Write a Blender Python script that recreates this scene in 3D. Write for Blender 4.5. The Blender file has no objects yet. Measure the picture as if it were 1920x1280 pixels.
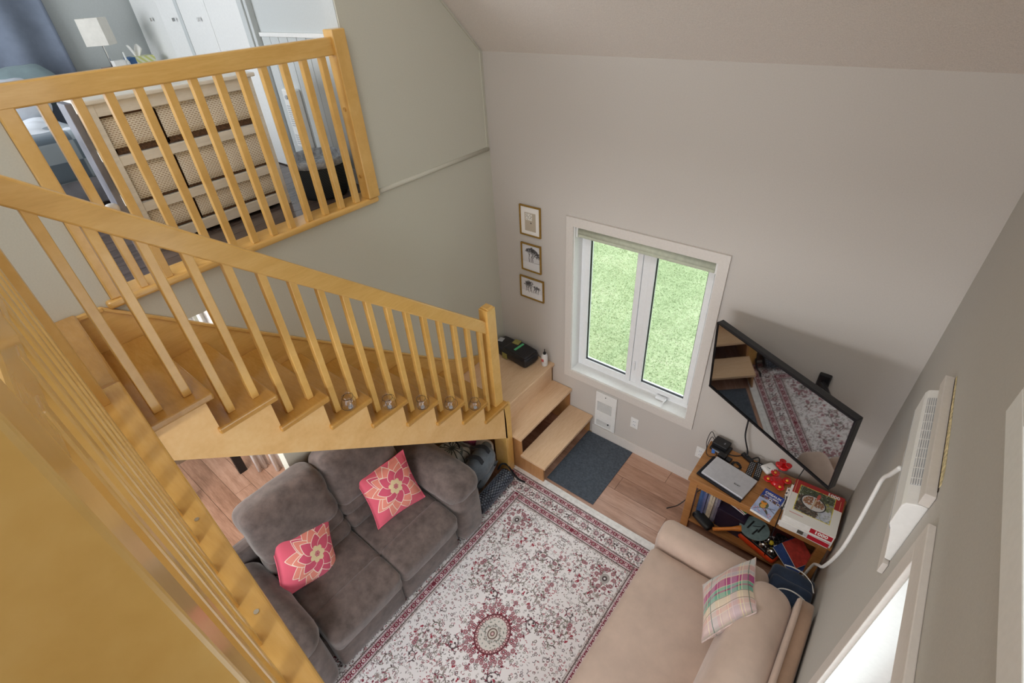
import bpy, math, random
import numpy as np
from mathutils import Vector, Matrix

random.seed(7)
rng = np.random.default_rng(7)
SC = bpy.context.scene
COL = SC.collection
PI = math.pi

# ------------------------------------------------------------------ camera
cam_d = bpy.data.cameras.new('camera')
cam = bpy.data.objects.new('camera', cam_d)
COL.objects.link(cam)
cam_d.sensor_width = 36.0
cam_d.lens = 17.5334
cam_d.clip_start = 0.01
cam_d.clip_end = 200
CR = (0.780, 0.624, -0.053)      # right
CD = (0.339, -0.491, -0.802)     # image down
CF = (-0.527, 0.608, -0.594)     # forward
_r = Vector(CR).normalized()
_f = Vector(CF); _f = (_f - _r * _f.dot(_r)).normalized()
_u = _r.cross(_f)
cam.matrix_world = Matrix(((_r.x, _u.x, -_f.x, 2.669), (_r.y, _u.y, -_f.y, -2.967), (_r.z, _u.z, -_f.z, 3.572), (0, 0, 0, 1)))
SC.camera = cam

# ------------------------------------------------------------------ world, lights, exposure
SC.view_settings.view_transform = 'Standard'
SC.view_settings.look = 'None'
SC.view_settings.gamma = 1.0
SC.view_settings.use_curve_mapping = False
SC.view_settings.exposure = 0.55
SC.cycles.max_bounces = 8
SC.cycles.diffuse_bounces = 5
SC.cycles.glossy_bounces = 4
SC.cycles.transmission_bounces = 6
SC.cycles.transparent_max_bounces = 12
SC.cycles.caustics_reflective = False
SC.cycles.caustics_refractive = False
SC.cycles.sample_clamp_indirect = 4.0

w = bpy.data.worlds.new('overcast_sky')
SC.world = w
w.use_nodes = True
bg = w.node_tree.nodes['Background']
bg.inputs[0].default_value = (0.92, 0.95, 1.0, 1)
bg.inputs[1].default_value = 1.9


def area_light(name, loc, target, sx, sy, power, color=(1, 1, 1)):
    d = bpy.data.lights.new(name, 'AREA')
    d.shape = 'RECTANGLE'
    d.size, d.size_y = sx, sy
    d.energy = power
    d.color = color
    o = bpy.data.objects.new(name, d)
    COL.objects.link(o)
    o.location = loc
    o.rotation_euler = (Vector(target) - Vector(loc)).to_track_quat('-Z', 'Y').to_euler()
    return o


area_light('ridge_fill_light', (1.5, -3.3, 6.0), (1.5, -1.8, 0), 2.2, 1.4, 45, (1.0, 0.99, 0.98))  # unseen soft fill added under the ridge, not a real fixture
area_light('loft_fill_light', (-1.3, -2.3, 4.5), (-1.3, -2.2, 2), 1.6, 1.6, 165, (0.94, 0.96, 1.0))  # added cool fill to brighten the loft, no lamp of the room
area_light('upper_floor_fill_light', (3.0, -5.0, 4.6), (2.0, -2.9, 2.6), 1.0, 1.0, 30, (1.0, 0.98, 0.95))  # unseen fill behind the camera, added to lift the nearest railing
area_light('loft_window_daylight', (-1.7, -4.1, 3.6), (-1.5, -2.0, 2.9), 1.6, 1.0, 30, (0.92, 0.96, 1.0))
area_light('under_loft_fill_light', (-0.55, -3.3, 2.15), (-1.1, -2.1, 0.3), 0.8, 0.8, 36, (1.0, 0.99, 0.97))  # added fill that brightens the curtains and floor below the loft
area_light('lower_room_fill_light', (1.4, -4.6, 2.2), (1.4, -2.2, 0.2), 1.6, 0.8, 52, (0.98, 0.98, 1.0))  # extra fill added out of view for the lower walls

# ------------------------------------------------------------------ mesh helpers
class MB:
    def __init__(self):
        self.v, self.f, self.uv = [], [], None

    def add(self, vs, fs):
        b = len(self.v)
        self.v += [tuple(p) for p in vs]
        self.f += [tuple(i + b for i in f) for f in fs]
        return self

    def box(self, a, b):
        (x0, y0, z0), (x1, y1, z1) = [(min(p, q)) for p, q in zip(a, b)], [(max(p, q)) for p, q in zip(a, b)]
        return self.add([(x0, y0, z0), (x1, y0, z0), (x1, y1, z0), (x0, y1, z0), (x0, y0, z1), (x1, y0, z1), (x1, y1, z1), (x0, y1, z1)],
                        [(0, 3, 2, 1), (4, 5, 6, 7), (0, 1, 5, 4), (1, 2, 6, 5), (2, 3, 7, 6), (3, 0, 4, 7)])

    def obox(self, c, h, rz=0.0, rot=None):
        m = rot if rot is not None else Matrix.Rotation(rz, 3, 'Z')
        c = Vector(c)
        vs = [c + m @ Vector((sx * h[0], sy * h[1], sz * h[2])) for sz in (-1, 1) for sx, sy in ((-1, -1), (1, -1), (1, 1), (-1, 1))]
        return self.add(vs, [(0, 3, 2, 1), (4, 5, 6, 7), (0, 1, 5, 4), (1, 2, 6, 5), (2, 3, 7, 6), (3, 0, 4, 7)])

    def prism(self, poly, axis, a, b):
        """poly of 2-D points in the plane normal to axis ('x': (y,z), 'y': (x,z), 'z': (x,y)), extruded from a to b"""
        def P(p, t):
            return {'x': (t, p[0], p[1]), 'y': (p[0], t, p[1]), 'z': (p[0], p[1], t)}[axis]
        n = len(poly)
        vs = [P(p, a) for p in poly] + [P(p, b) for p in poly]
        fs = [tuple(range(n)), tuple(range(2 * n - 1, n - 1, -1))]
        fs += [(i, i + n, (i + 1) % n + n, (i + 1) % n) for i in range(n)]
        return self.add(vs, fs)

    def tube(self, pts, r, n=8, closed=False, radii=None):
        pts = [Vector(p) for p in pts]
        k = len(pts)
        rings = []
        up = None
        for i, p in enumerate(pts):
            t = (pts[(i + 1) % k] - pts[i - 1]) if closed else (pts[min(i + 1, k - 1)] - pts[max(i - 1, 0)])
            t.normalize()
            if up is None:
                up = Vector((0, 0, 1)) if abs(t.z) < 0.9 else Vector((1, 0, 0))
            s = t.cross(up).normalized()
            up = s.cross(t).normalized()
            rr = radii[i] if radii else r
            rings.append([p + (s * math.cos(2 * PI * j / n) + up * math.sin(2 * PI * j / n)) * rr for j in range(n)])
        vs = [q for ring in rings for q in ring]
        fs = []
        for i in range(k if closed else k - 1):
            a, b = i * n, ((i + 1) % k) * n
            fs += [(a + j, a + (j + 1) % n, b + (j + 1) % n, b + j) for j in range(n)]
        if not closed:
            fs += [tuple(range(n - 1, -1, -1)), tuple(range((k - 1) * n, k * n))]
        return self.add(vs, fs)

    def lathe(self, prof, c=(0, 0, 0), n=20, sy=1.0):
        vs, fs = [], []
        for r, z in prof:
            vs += [(c[0] + r * math.cos(2 * PI * j / n), c[1] + sy * r * math.sin(2 * PI * j / n), c[2] + z) for j in range(n)]
        for i in range(len(prof) - 1):
            a, b = i * n, (i + 1) * n
            fs += [(a + j, a + (j + 1) % n, b + (j + 1) % n, b + j) for j in range(n)]
        if prof[0][0] > 1e-6:
            fs.append(tuple(range(n - 1, -1, -1)))
        if prof[-1][0] > 1e-6:
            m = (len(prof) - 1) * n
            fs.append(tuple(range(m, m + n)))
        return self.add(vs, fs)

    def grid(self, fn, nu, nv):
        vs = [fn(i / nu, j / nv) for j in range(nv + 1) for i in range(nu + 1)]
        fs = [(j * (nu + 1) + i, j * (nu + 1) + i + 1, (j + 1) * (nu + 1) + i + 1, (j + 1) * (nu + 1) + i) for j in range(nv) for i in range(nu)]
        return self.add(vs, fs)

    def soft(self, c, h, r=0.06, n=10, bulge=(0, 0, 0), rot=None, wrinkle=0.0, seed=0, top_in=0.0):
        """rounded padded block: centre c, half sizes h, corner radius r, faces bulged outward"""
        m = rot if rot is not None else Matrix.Identity(3)
        rd = random.Random(seed)
        ph = [rd.uniform(0, 6.28) for _ in range(6)]
        H = Vector(h)
        vs, fs = [], []
        for ax in range(3):
            for sg in (-1, 1):
                base = len(vs)
                a1, a2 = (ax + 1) % 3, (ax + 2) % 3
                for j in range(n + 1):
                    for i in range(n + 1):
                        p = [0.0, 0.0, 0.0]
                        p[ax] = sg
                        p[a1] = math.sin((2 * i / n - 1) * PI / 2 * 0.9) / math.sin(PI / 2 * 0.9)
                        p[a2] = math.sin((2 * j / n - 1) * PI / 2 * 0.9) / math.sin(PI / 2 * 0.9)
                        q = Vector((p[0] * H.x, p[1] * H.y, p[2] * H.z))
                        rr = min(r, H.x * 0.98, H.y * 0.98, H.z * 0.98)
                        core = Vector([max(-(H[k] - rr), min(H[k] - rr, q[k])) for k in range(3)])
                        d = q - core
                        if d.length > 1e-9:
                            q = core + d.normalized() * rr
                        e = [1 - min(1, abs(q[k]) / H[k]) ** 2 for k in range(3)]
                        for k in range(3):
                            if bulge[k]:
                                q[k] += bulge[k] * (q[k] / H[k]) * e[(k + 1) % 3] * e[(k + 2) % 3]
                        if top_in:
                            s = 1 - top_in * (q.z / H.z + 1) / 2
                            q.x *= s; q.y *= s
                        if wrinkle:
                            wv = wrinkle * (math.sin(q.x * 31 + q.y * 17 + ph[0]) * math.sin(q.y * 23 - q.z * 29 + ph[1]) + 0.6 * math.sin(q.z * 37 + q.x * 13 + ph[2]))
                            q += (q.normalized() if q.length > 1e-6 else Vector((0, 0, 1))) * wv
                        vs.append(Vector(c) + m @ q)
                for j in range(n):
                    for i in range(n):
                        a = base + j * (n + 1) + i
                        f = (a, a + 1, a + n + 2, a + n + 1)
                        fs.append(f if sg > 0 else f[::-1])
        return self.add(vs, fs)

    def build(self, name, m, parent=None, smooth=False, bevel=0.0, local=False, uvfn=None, weld=0.0, solid=0.0, seg=2):
        off = Vector((0, 0, 0))
        if parent is not None and not local:
            q = parent
            while q is not None:
                off += q.location
                q = q.parent
        me = bpy.data.meshes.new(name)
        me.from_pydata([tuple(Vector(p) - off) for p in self.v], [], self.f)
        me.validate()
        if weld:
            import bmesh
            b = bmesh.new(); b.from_mesh(me)
            bmesh.ops.remove_doubles(b, verts=b.verts, dist=weld)
            bmesh.ops.recalc_face_normals(b, faces=b.faces)
            b.to_mesh(me); b.free()
        if uvfn:
            ul = me.uv_layers.new(name='UVMap')
            for lp in me.loops:
                ul.data[lp.index].uv = uvfn(Vector(me.vertices[lp.vertex_index].co) + off)
        if smooth:
            me.polygons.foreach_set('use_smooth', [True] * len(me.polygons))
        me.update()
        me.materials.append(m)
        o = bpy.data.objects.new(name, me)
        COL.objects.link(o)
        if parent is not None:
            o.parent = parent
        if solid:
            md = o.modifiers.new('thick', 'SOLIDIFY'); md.thickness = solid; md.offset = 0
        if bevel:
            md = o.modifiers.new('bevel', 'BEVEL'); md.width = bevel; md.segments = seg; md.limit_method = 'ANGLE'
            md.harden_normals = False
        return o


def tag(o, label=None, cat=None, group=None, kind=None):
    if label: o['label'] = label
    if cat: o['category'] = cat
    if group: o['group'] = group
    if kind: o['kind'] = kind
    return o


def thing(name, label, cat, loc=(0, 0, 0), group=None):
    o = bpy.data.objects.new(name, None)
    o.empty_display_size = 0.05
    COL.objects.link(o)
    o.location = loc
    return tag(o, label, cat, group)


def struct(o):
    o['kind'] = 'structure'
    return o


def dup(o, parent, loc, rz=None):
    c = o.copy()
    COL.objects.link(c)
    c.parent = parent
    c.location = loc
    if rz is not None: c.rotation_euler.z = rz
    return c


def dup_tree(root, loc, label=None, rz=None):
    r = root.copy(); COL.objects.link(r); r.location = loc
    if rz is not None: r.rotation_euler.z = rz
    if label: r['label'] = label
    for ch in list(root.children):
        c = ch.copy(); COL.objects.link(c); c.parent = r
        for g in ch.children:
            d = g.copy(); COL.objects.link(d); d.parent = c
    return r


def bez(pts, n=10):
    """Catmull-Rom through pts"""
    pts = [Vector(p) for p in pts]
    P = [2 * pts[0] - pts[1]] + pts + [2 * pts[-1] - pts[-2]]
    out = []
    for i in range(1, len(P) - 2):
        for k in range(n):
            t = k / n
            a, b, c, d = P[i - 1], P[i], P[i + 1], P[i + 2]
            out.append(0.5 * ((2 * b) + (c - a) * t + (2 * a - 5 * b + 4 * c - d) * t * t + (3 * b - a - 3 * c + d) * t ** 3))
    out.append(pts[-1])
    return out


def text_mesh(body, size, m, name, parent, loc, rot, extrude=0.0004, spacing=1.0, bold=0.0):
    cu = bpy.data.curves.new(name, 'FONT')
    cu.body = body; cu.size = size; cu.extrude = extrude; cu.align_x = 'CENTER'; cu.align_y = 'CENTER'; cu.space_character = spacing
    cu.offset = bold; cu.resolution_u = 2
    t = bpy.data.objects.new(name, cu)
    COL.objects.link(t)
    dg = bpy.context.evaluated_depsgraph_get()
    me = bpy.data.meshes.new_from_object(t.evaluated_get(dg))
    bpy.data.objects.remove(t); bpy.data.curves.remove(cu)
    me.materials.clear(); me.materials.append(m)
    o = bpy.data.objects.new(name, me)
    COL.objects.link(o)
    if parent is not None:
        o.parent = parent
        off = Vector((0, 0, 0)); q = parent
        while q is not None:
            off += q.location; q = q.parent
        loc = Vector(loc) - off
    o.location = loc
    o.rotation_euler = rot
    return o

# ------------------------------------------------------------------ materials
def s2l(c):
    return tuple(((x / 255) / 12.92 if x / 255 <= 0.04045 else ((x / 255 + 0.055) / 1.055) ** 2.4) for x in c)


class NT:
    def __init__(self, name):
        self.m = bpy.data.materials.new(name)
        self.m.use_nodes = True
        self.t = self.m.node_tree
        self.b = self.t.nodes['Principled BSDF']

    def n(self, typ, **kw):
        nd = self.t.nodes.new(typ)
        for k, v in kw.items():
            if k.startswith('i_'):
                nd.inputs[k[2:].replace('_', ' ')].default_value = v
            else:
                setattr(nd, k, v)
        return nd

    def l(self, a, b):
        self.t.links.new(a, b)

    def ramp(self, fac, stops):
        r = self.n('ShaderNodeValToRGB')
        e = r.color_ramp.elements
        while len(e) < len(stops): e.new(0.5)
        for k, (p, c) in enumerate(stops):
            e[k].position = p
            e[k].color = (*s2l(c), 1)
        self.l(fac, r.inputs[0])
        return r.outputs[0]

    def bump(self, h, strength=0.2, dist=0.002):
        b = self.n('ShaderNodeBump', i_Strength=strength, i_Distance=dist)
        self.l(h, b.inputs['Height'])
        self.l(b.outputs[0], self.b.inputs['Normal'])

    def coords(self, kind='Object', scale=(1, 1, 1), rot=(0, 0, 0)):
        if kind == 'World':
            g = self.n('ShaderNodeNewGeometry').outputs['Position']
        else:
            g = self.n('ShaderNodeTexCoord').outputs[kind]
        mp = self.n('ShaderNodeMapping')
        mp.inputs['Scale'].default_value = scale
        mp.inputs['Rotation'].default_value = rot
        self.l(g, mp.inputs[0])
        return mp.outputs[0]


def plain(name, c, rough=0.6, metal=0.0, spec=0.5, noise=0.06, scale=40, coat=0.0, bump=0.0):
    """single colour with slight procedural mottling"""
    k = NT(name)
    tx = k.n('ShaderNodeTexNoise', i_Scale=scale, i_Detail=3.0)
    k.l(k.coords('Object'), tx.inputs['Vector'])
    lo = tuple(max(0, x * (1 - noise)) for x in c); hi = tuple(min(255, x * (1 + noise)) for x in c)
    k.l(k.ramp(tx.outputs['Fac'], [(0.3, lo), (0.7, hi)]), k.b.inputs['Base Color'])
    k.b.inputs['Roughness'].default_value = rough
    k.b.inputs['Metallic'].default_value = metal
    k.b.inputs['Specular IOR Level'].default_value = spec
    if coat:
        k.b.inputs['Coat Weight'].default_value = coat
        k.b.inputs['Coat Roughness'].default_value = 0.08
    if bump: k.bump(tx.outputs['Fac'], bump)
    return k.m


def wood(name, stops, stretch, rough=0.3, coat=0.0, scale=6.0, rand=0.0, world=True, fine=0.3, bump=0.05):
    k = NT(name)
    v = k.coords('World' if world else 'Object', stretch)
    if rand:
        oi = k.n('ShaderNodeObjectInfo')
        mu = k.n('ShaderNodeVectorMath', operation='SCALE'); mu.inputs[0].default_value = (13, 7, 5)
        k.l(oi.outputs['Random'], mu.inputs['Scale'])
        ad = k.n('ShaderNodeVectorMath', operation='ADD')
        k.l(v, ad.inputs[0]); k.l(mu.outputs[0], ad.inputs[1]); v = ad.outputs[0]
    t1 = k.n('ShaderNodeTexNoise', i_Scale=scale, i_Detail=5.0, i_Roughness=0.6, i_Distortion=0.6)
    t2 = k.n('ShaderNodeTexNoise', i_Scale=scale * 7, i_Detail=3.0)
    k.l(v, t1.inputs['Vector']); k.l(v, t2.inputs['Vector'])
    mx = k.n('ShaderNodeMix'); mx.inputs[0].default_value = fine
    k.l(t1.outputs['Fac'], mx.inputs[2]); k.l(t2.outputs['Fac'], mx.inputs[3])
    fac = mx.outputs[0]
    if rand:
        mm = k.n('ShaderNodeMath', operation='MULTIPLY_ADD'); mm.inputs[1].default_value = rand; mm.inputs[2].default_value = -rand / 2
        k.l(oi.outputs['Random'], mm.inputs[0])
        ad2 = k.n('ShaderNodeMath', operation='ADD'); k.l(fac, ad2.inputs[0]); k.l(mm.outputs[0], ad2.inputs[1]); fac = ad2.outputs[0]
    k.l(k.ramp(fac, stops), k.b.inputs['Base Color'])
    k.b.inputs['Roughness'].default_value = rough
    if coat:
        k.b.inputs['Coat Weight'].default_value = coat; k.b.inputs['Coat Roughness'].default_value = 0.1
    k.bump(t2.outputs['Fac'], bump, 0.001)
    return k.m


def fabric(name, c, var=0.12, scale=9, rough=0.95, sheen=0.25, weave=900, bump=0.15, world=False):
    k = NT(name)
    v = k.coords('Object')
    t1 = k.n('ShaderNodeTexNoise', i_Scale=scale, i_Detail=4.0, i_Roughness=0.6)
    t2 = k.n('ShaderNodeTexNoise', i_Scale=weave, i_Detail=1.0)
    k.l(v, t1.inputs['Vector']); k.l(v, t2.inputs['Vector'])
    lo = tuple(x * (1 - var) for x in c); hi = tuple(min(255, x * (1 + var)) for x in c)
    k.l(k.ramp(t1.outputs['Fac'], [(0.32, lo), (0.68, hi)]), k.b.inputs['Base Color'])
    k.b.inputs['Roughness'].default_value = rough
    k.b.inputs['Sheen Weight'].default_value = sheen
    k.b.inputs['Specular IOR Level'].default_value = 0.2
    k.bump(t2.outputs['Fac'], bump, 0.001)
    return k.m


def painted(name, arr, rough=0.6, interp='Linear', sheen=0.0, bump=0.0):
    """flat print painted in this script: arr is rows (top first) x columns x 3, 0..255"""
    h, wd = arr.shape[:2]
    im = bpy.data.images.new(name, wd, h)
    px = np.ones((h, wd, 4), np.float32)
    px[..., :3] = np.clip(arr[::-1], 0, 255) / 255.0
    im.pixels.foreach_set(px.ravel())
    im.update()
    im.pack()
    k = NT(name)
    t = k.n('ShaderNodeTexImage', image=im, interpolation=interp, extension='EXTEND')
    k.l(k.n('ShaderNodeTexCoord').outputs['UV'], t.inputs[0])
    k.l(t.outputs[0], k.b.inputs['Base Color'])
    k.b.inputs['Roughness'].default_value = rough
    if sheen: k.b.inputs['Sheen Weight'].default_value = sheen
    if bump:
        tx = k.n('ShaderNodeTexNoise', i_Scale=500.0); k.l(k.coords('Object'), tx.inputs['Vector']); k.bump(tx.outputs['Fac'], bump, 0.002)
    return k.m


def clear_glass(name, tint=(1, 1, 1), refl=0.9):
    k = NT(name)
    tr = k.n('ShaderNodeBsdfTransparent'); tr.inputs[0].default_value = (*tint, 1)
    gl = k.n('ShaderNodeBsdfGlossy'); gl.inputs['Roughness'].default_value = 0.02
    lw = k.n('ShaderNodeLayerWeight')
    pw = k.n('ShaderNodeMath', operation='POWER'); pw.inputs[1].default_value = 5.0
    fr = k.n('ShaderNodeMath', operation='MULTIPLY_ADD'); fr.inputs[1].default_value = refl; fr.inputs[2].default_value = 0.04
    k.l(lw.outputs['Facing'], pw.inputs[0]); k.l(pw.outputs[0], fr.inputs[0])
    mx = k.n('ShaderNodeMixShader')
    k.l(fr.outputs[0], mx.inputs[0]); k.l(tr.outputs[0], mx.inputs[1]); k.l(gl.outputs[0], mx.inputs[2])
    k.l(mx.outputs[0], k.t.nodes['Material Output'].inputs[0])
    return k.m


M = {}
M['wall'] = plain('wall_paint', (202, 200, 187), 0.85, spec=0.25, noise=0.012, scale=160, bump=0.05)
M['wall_back'] = plain('wall_paint_grey', (198, 192, 186), 0.85, spec=0.25, noise=0.012, scale=160, bump=0.05)
M['wall_right'] = plain('wall_paint_right', (190, 187, 181), 0.85, spec=0.25, noise=0.012, scale=160, bump=0.05)
M['ceiling'] = plain('ceiling_stipple', (226, 219, 213), 0.95, spec=0.1, noise=0.035, scale=220, bump=0.5)
M['loft_wall'] = plain('loft_wall_paint', (196, 200, 200), 0.9, noise=0.012, scale=120)
M['white'] = plain('white_paint', (232, 232, 230), 0.45, noise=0.01, scale=60)
M['trim'] = plain('trim_paint', (214, 208, 202), 0.5, noise=0.012, scale=60)
M['pvc'] = plain('white_pvc', (236, 238, 240), 0.3, noise=0.008, scale=30)
YEL = [(0.25, (206, 159, 82)), (0.5, (219, 174, 98)), (0.75, (229, 188, 116))]
M['maple'] = wood('yellow_maple', YEL, (1, 1, 1), 0.3, coat=0.35, scale=5)
M['maple_y'] = wood('yellow_maple_along', YEL, (6, 1, 6), 0.3, coat=0.35, scale=3)
M['maple_x'] = wood('yellow_maple_across', YEL, (1, 6, 6), 0.25, coat=0.5, scale=3)
M['maple_dark'] = wood('yellow_maple_tread', [(0.25, (170, 122, 52)), (0.5, (186, 138, 66)), (0.75, (200, 154, 84))], (1.2, 5, 5), 0.22, coat=0.6, scale=3)
M['maple_lit'] = wood('brightened_maple_stringer', [(0.25, (216, 170, 106)), (0.5, (230, 186, 124)), (0.75, (238, 200, 142))], (1, 2, 2), 0.35, coat=0.2, scale=3)  # lighter maple copy: missing light on the stringer side put into its colour
M['oak'] = wood('pale_oak_tread', [(0.25, (206, 168, 130)), (0.5, (220, 186, 150)), (0.75, (230, 200, 168))], (9, 1, 9), 0.4, coat=0.1, scale=3, fine=0.45)
M['oak_side'] = wood('oak_laminate', [(0.2, (150, 100, 58)), (0.5, (178, 128, 80)), (0.8, (196, 148, 98))], (9, 9, 1), 0.45, scale=2)
M['plank'] = wood('floor_laminate', [(0.2, (132, 96, 76)), (0.42, (168, 128, 106)), (0.6, (190, 150, 128)), (0.85, (206, 170, 148))], (1, 9, 9), 0.3, scale=2.2, rand=0.28, fine=0.35)
M['loft_plank'] = wood('dark_loft_laminate', [(0.2, (70, 60, 58)), (0.5, (92, 80, 76)), (0.8, (112, 98, 94))], (9, 1, 9), 0.2, scale=2.2, rand=0.15)
M['console'] = wood('pine_console', [(0.2, (138, 90, 48)), (0.5, (168, 116, 66)), (0.8, (188, 136, 84))], (1, 8, 8), 0.4, scale=3)
M['slab'] = plain('floor_slab', (120, 95, 75), 0.9)
M['suede'] = fabric('brown_suede', (100, 88, 84), 0.16, 13, sheen=0.4)
M['beige'] = fabric('beige_microfibre', (198, 175, 160), 0.04, 6, sheen=0.3)
M['beige_dark'] = fabric('beige_frame_cover', (172, 142, 120), 0.05, 6)
M['black'] = plain('black_plastic', (28, 28, 31), 0.4, noise=0.1)
M['black_soft'] = fabric('black_cloth', (38, 40, 46), 0.15, 12)
M['dark_metal'] = plain('dark_metal', (46, 46, 50), 0.35, metal=0.8)
M['silver'] = plain('brushed_silver', (205, 206, 212), 0.35, metal=0.4, noise=0.02)
M['chrome'] = plain('steel', (210, 210, 210), 0.2, metal=1.0, noise=0.02)
M['gold'] = plain('gold_frame', (168, 132, 62), 0.35, metal=0.6, noise=0.06)
M['paper'] = plain('white_paper', (238, 236, 232), 0.9, noise=0.02)
M['glass'] = clear_glass('window_glass', (0.97, 1.0, 0.98))
M['jar'] = clear_glass('jar_glass', (0.985, 0.985, 0.99), 0.45)
M['blue_cloth'] = fabric('blue_grey_curtain', (122, 131, 148), 0.08, 5)
M['navy'] = fabric('navy_canvas', (46, 58, 78), 0.15, 10)
M['grey_bag'] = fabric('slate_backpack', (100, 108, 116), 0.1, 14)
M['mat'] = fabric('charcoal_mat', (74, 82, 92), 0.14, 60, weave=300, bump=0.6)
# ================================================================== STRUCTURE
CZ, CS, RIDGE = 3.144, 0.948, -3.5        # ceiling height at the window wall, slope, ridge line
def ceil_z(y): return CZ - CS * y if y > RIDGE else CZ - CS * RIDGE + CS * (y - RIDGE)
WX = 3.034                                 # right wall plane

# ---- floor: slab plus laminate planks that run along x
fl = MB().box((-2.7, -7, -0.12), (WX, 0, -0.012)).build('floor', M['slab']); struct(fl)
pl_me = None
row = 0
y = 0.0
while y > -3.6:
    x = -1.9 + (row * 0.47) % 1.25 - 1.25
    while x < WX:
        x1 = min(x + 1.25, WX)
        x0 = max(x, -1.9)
        if x1 - x0 > 0.05:
            if abs((x1 - x0) - 1.25) < 1e-6:
                if pl_me is None:
                    o = MB().box((x0 + 0.0012, y - 0.1538, -0.012), (x1 - 0.0012, y - 0.0012, 0.0)).build('plank', M['plank'], fl)
                    pl_me = (o, x0, y)
                else:
                    dup(pl_me[0], fl, (x0 - pl_me[1], y - pl_me[2], 0))
            else:
                MB().box((x0 + 0.0012, y - 0.1538, -0.012), (x1 - 0.0012, y - 0.0012, 0.0)).build('plank', M['plank'], fl)
        x += 1.25
    y -= 0.155
    row += 1

# ---- window wall with the opening for window_1
wb = MB()
HX0, HX1, HZ0, HZ1 = 0.787, 1.866, 0.655, 2.035
wb.box((-0.12, 0, 0), (HX0, 0.2, CZ)); wb.box((HX1, 0, 0), (WX + 0.2, 0.2, CZ))
wb.box((HX0, 0, 0), (HX1, 0.2, HZ0)); wb.box((HX0, 0, HZ1), (HX1, 0.2, CZ))
struct(wb.build('wall_back', M['wall_back']))

# ---- left wall: gable with the loft opening and a doorway under the stairs
lw = MB()
lw.box((-0.12, -2.27, 0), (0, 0, 2.44)); lw.box((-0.12, -3.0, 2.24), (0, -2.27, 2.44)); lw.box((-0.12, -7, 0), (0, -3.0, 2.44))
lw.prism([(0, 2.44), (0, CZ), (-1.11, ceil_z(-1.11)), (-1.11, 2.44)], 'x', -0.12, 0)
lw.prism([(-2.635, 2.44), (-2.635, ceil_z(-2.635)), (-3.5, ceil_z(-3.5)), (-7, ceil_z(-7)), (-7, 2.44)], 'x', -0.12, 0)
lw.prism([(-1.11, 4.2), (-1.11, ceil_z(-1.11)), (-2.635, ceil_z(-2.635)), (-2.635, 4.2)], 'x', -0.12, 0)
lwo = struct(lw.build('wall_left', M['wall']))
# rounded ledge along the loft floor line and thin corner beads of the upper panel
t1 = MB()
t1.tube([(0.0, -1.11, 2.492), (0.0, -0.02, 2.492)], 0.016, 10)
struct(t1.build('trim_1', M['wall'], smooth=True))
struct(MB().box((0, -0.034, 2.5), (0.007, -0.024, CZ + 0.02)).build('trim_2', M['wall']))
struct(MB().prism([(-0.03, CZ + 0.005), (-0.03, CZ + 0.016), (-1.11, ceil_z(-1.11) - 0.012), (-1.11, ceil_z(-1.11) - 0.024)], 'x', 0, 0.007).build('trim_3', M['wall']))

# ---- right wall
rw = MB()
a, b = WX, WX + 0.2
rw.prism([(0, 0), (0, CZ), (-1.72, ceil_z(-1.72)), (-1.72, 0)], 'x', a, b)
rw.box((a, -3.3, 2.19), (b, -1.72, 2.75)); rw.box((a, -1.75, 2.75), (b, -1.72, 3.7)); rw.box((a, -3.3, 2.75), (b, -2.6, 3.7))
rw.prism([(-1.72, 3.7), (-1.72, ceil_z(-1.72)), (-3.3, ceil_z(-3.3)), (-3.3, 3.7)], 'x', a, b)
rw.prism([(-3.3, 0), (-3.3, ceil_z(-3.3)), (-3.5, ceil_z(-3.5)), (-7, ceil_z(-7)), (-7, 0)], 'x', a, b)
struct(rw.build('wall_right', M['wall_right']))

# ---- sloped ceiling
cb = MB()
cb.prism([(0.2, CZ - CS * 0.2), (RIDGE, ceil_z(RIDGE)), (-7, ceil_z(-7)), (-7, ceil_z(-7) + 0.15), (RIDGE, ceil_z(RIDGE) + 0.15), (0.2, CZ - CS * 0.2 + 0.15)], 'x', -0.12, WX + 0.2)
struct(cb.build('ceiling', M['ceiling']))

struct(MB().prism([(-0.12, 2.25), (WX + 0.2, 2.25), (WX + 0.2, ceil_z(-7) + 0.1), (-0.12, ceil_z(-7) + 0.1)], 'y', -7.1, -7.0).build('wall_front_sky_block', M['wall']))  # unseen upper wall added behind the camera to block sky light
struct(MB().box((-0.119, -1.1135, 2.5), (-0.008, -1.1105, 4.2)).build('trim_6', M['loft_wall']))
# ---- baseboards
struct(MB().box((1.04, -0.014, 0), (WX, 0, 0.115)).build('baseboard_back', M['trim'], bevel=0.003))
struct(MB().box((WX - 0.014, -1.70, 0), (WX, -0.014, 0.115)).build('baseboard_right', M['trim'], bevel=0.003))

# ---- upper floor on the camera's side (its edge is the sill board of the upper railing)
uf = MB()
uf.prism([(0, -2.83), (0.7, -2.88), (WX, -3.055), (WX, -7), (0, -7)], 'z', 2.25, 2.462)
struct(uf.build('floor', M['loft_plank']))
# ---- loft floor, walls and ceiling
lf = struct(MB().box((-3.1, -4.2, 2.26), (-0.12, -0.9, 2.448)).build('floor', M['slab']))
pm = None
for i in range(23):
    for j, (ya, yb) in enumerate(((-4.2, -3.2), (-3.2, -1.98), (-1.98, -1.0))):
        x0 = -0.13 - 0.13 * i
        sh = 0.3 * (i % 2)
        MB().box((x0 - 0.1285, ya + (sh if j else 0), 2.448), (x0 - 0.0015, (yb + sh if j < 2 else yb) - 0.002, 2.462)).build('plank', M['loft_plank'], lf)

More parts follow.
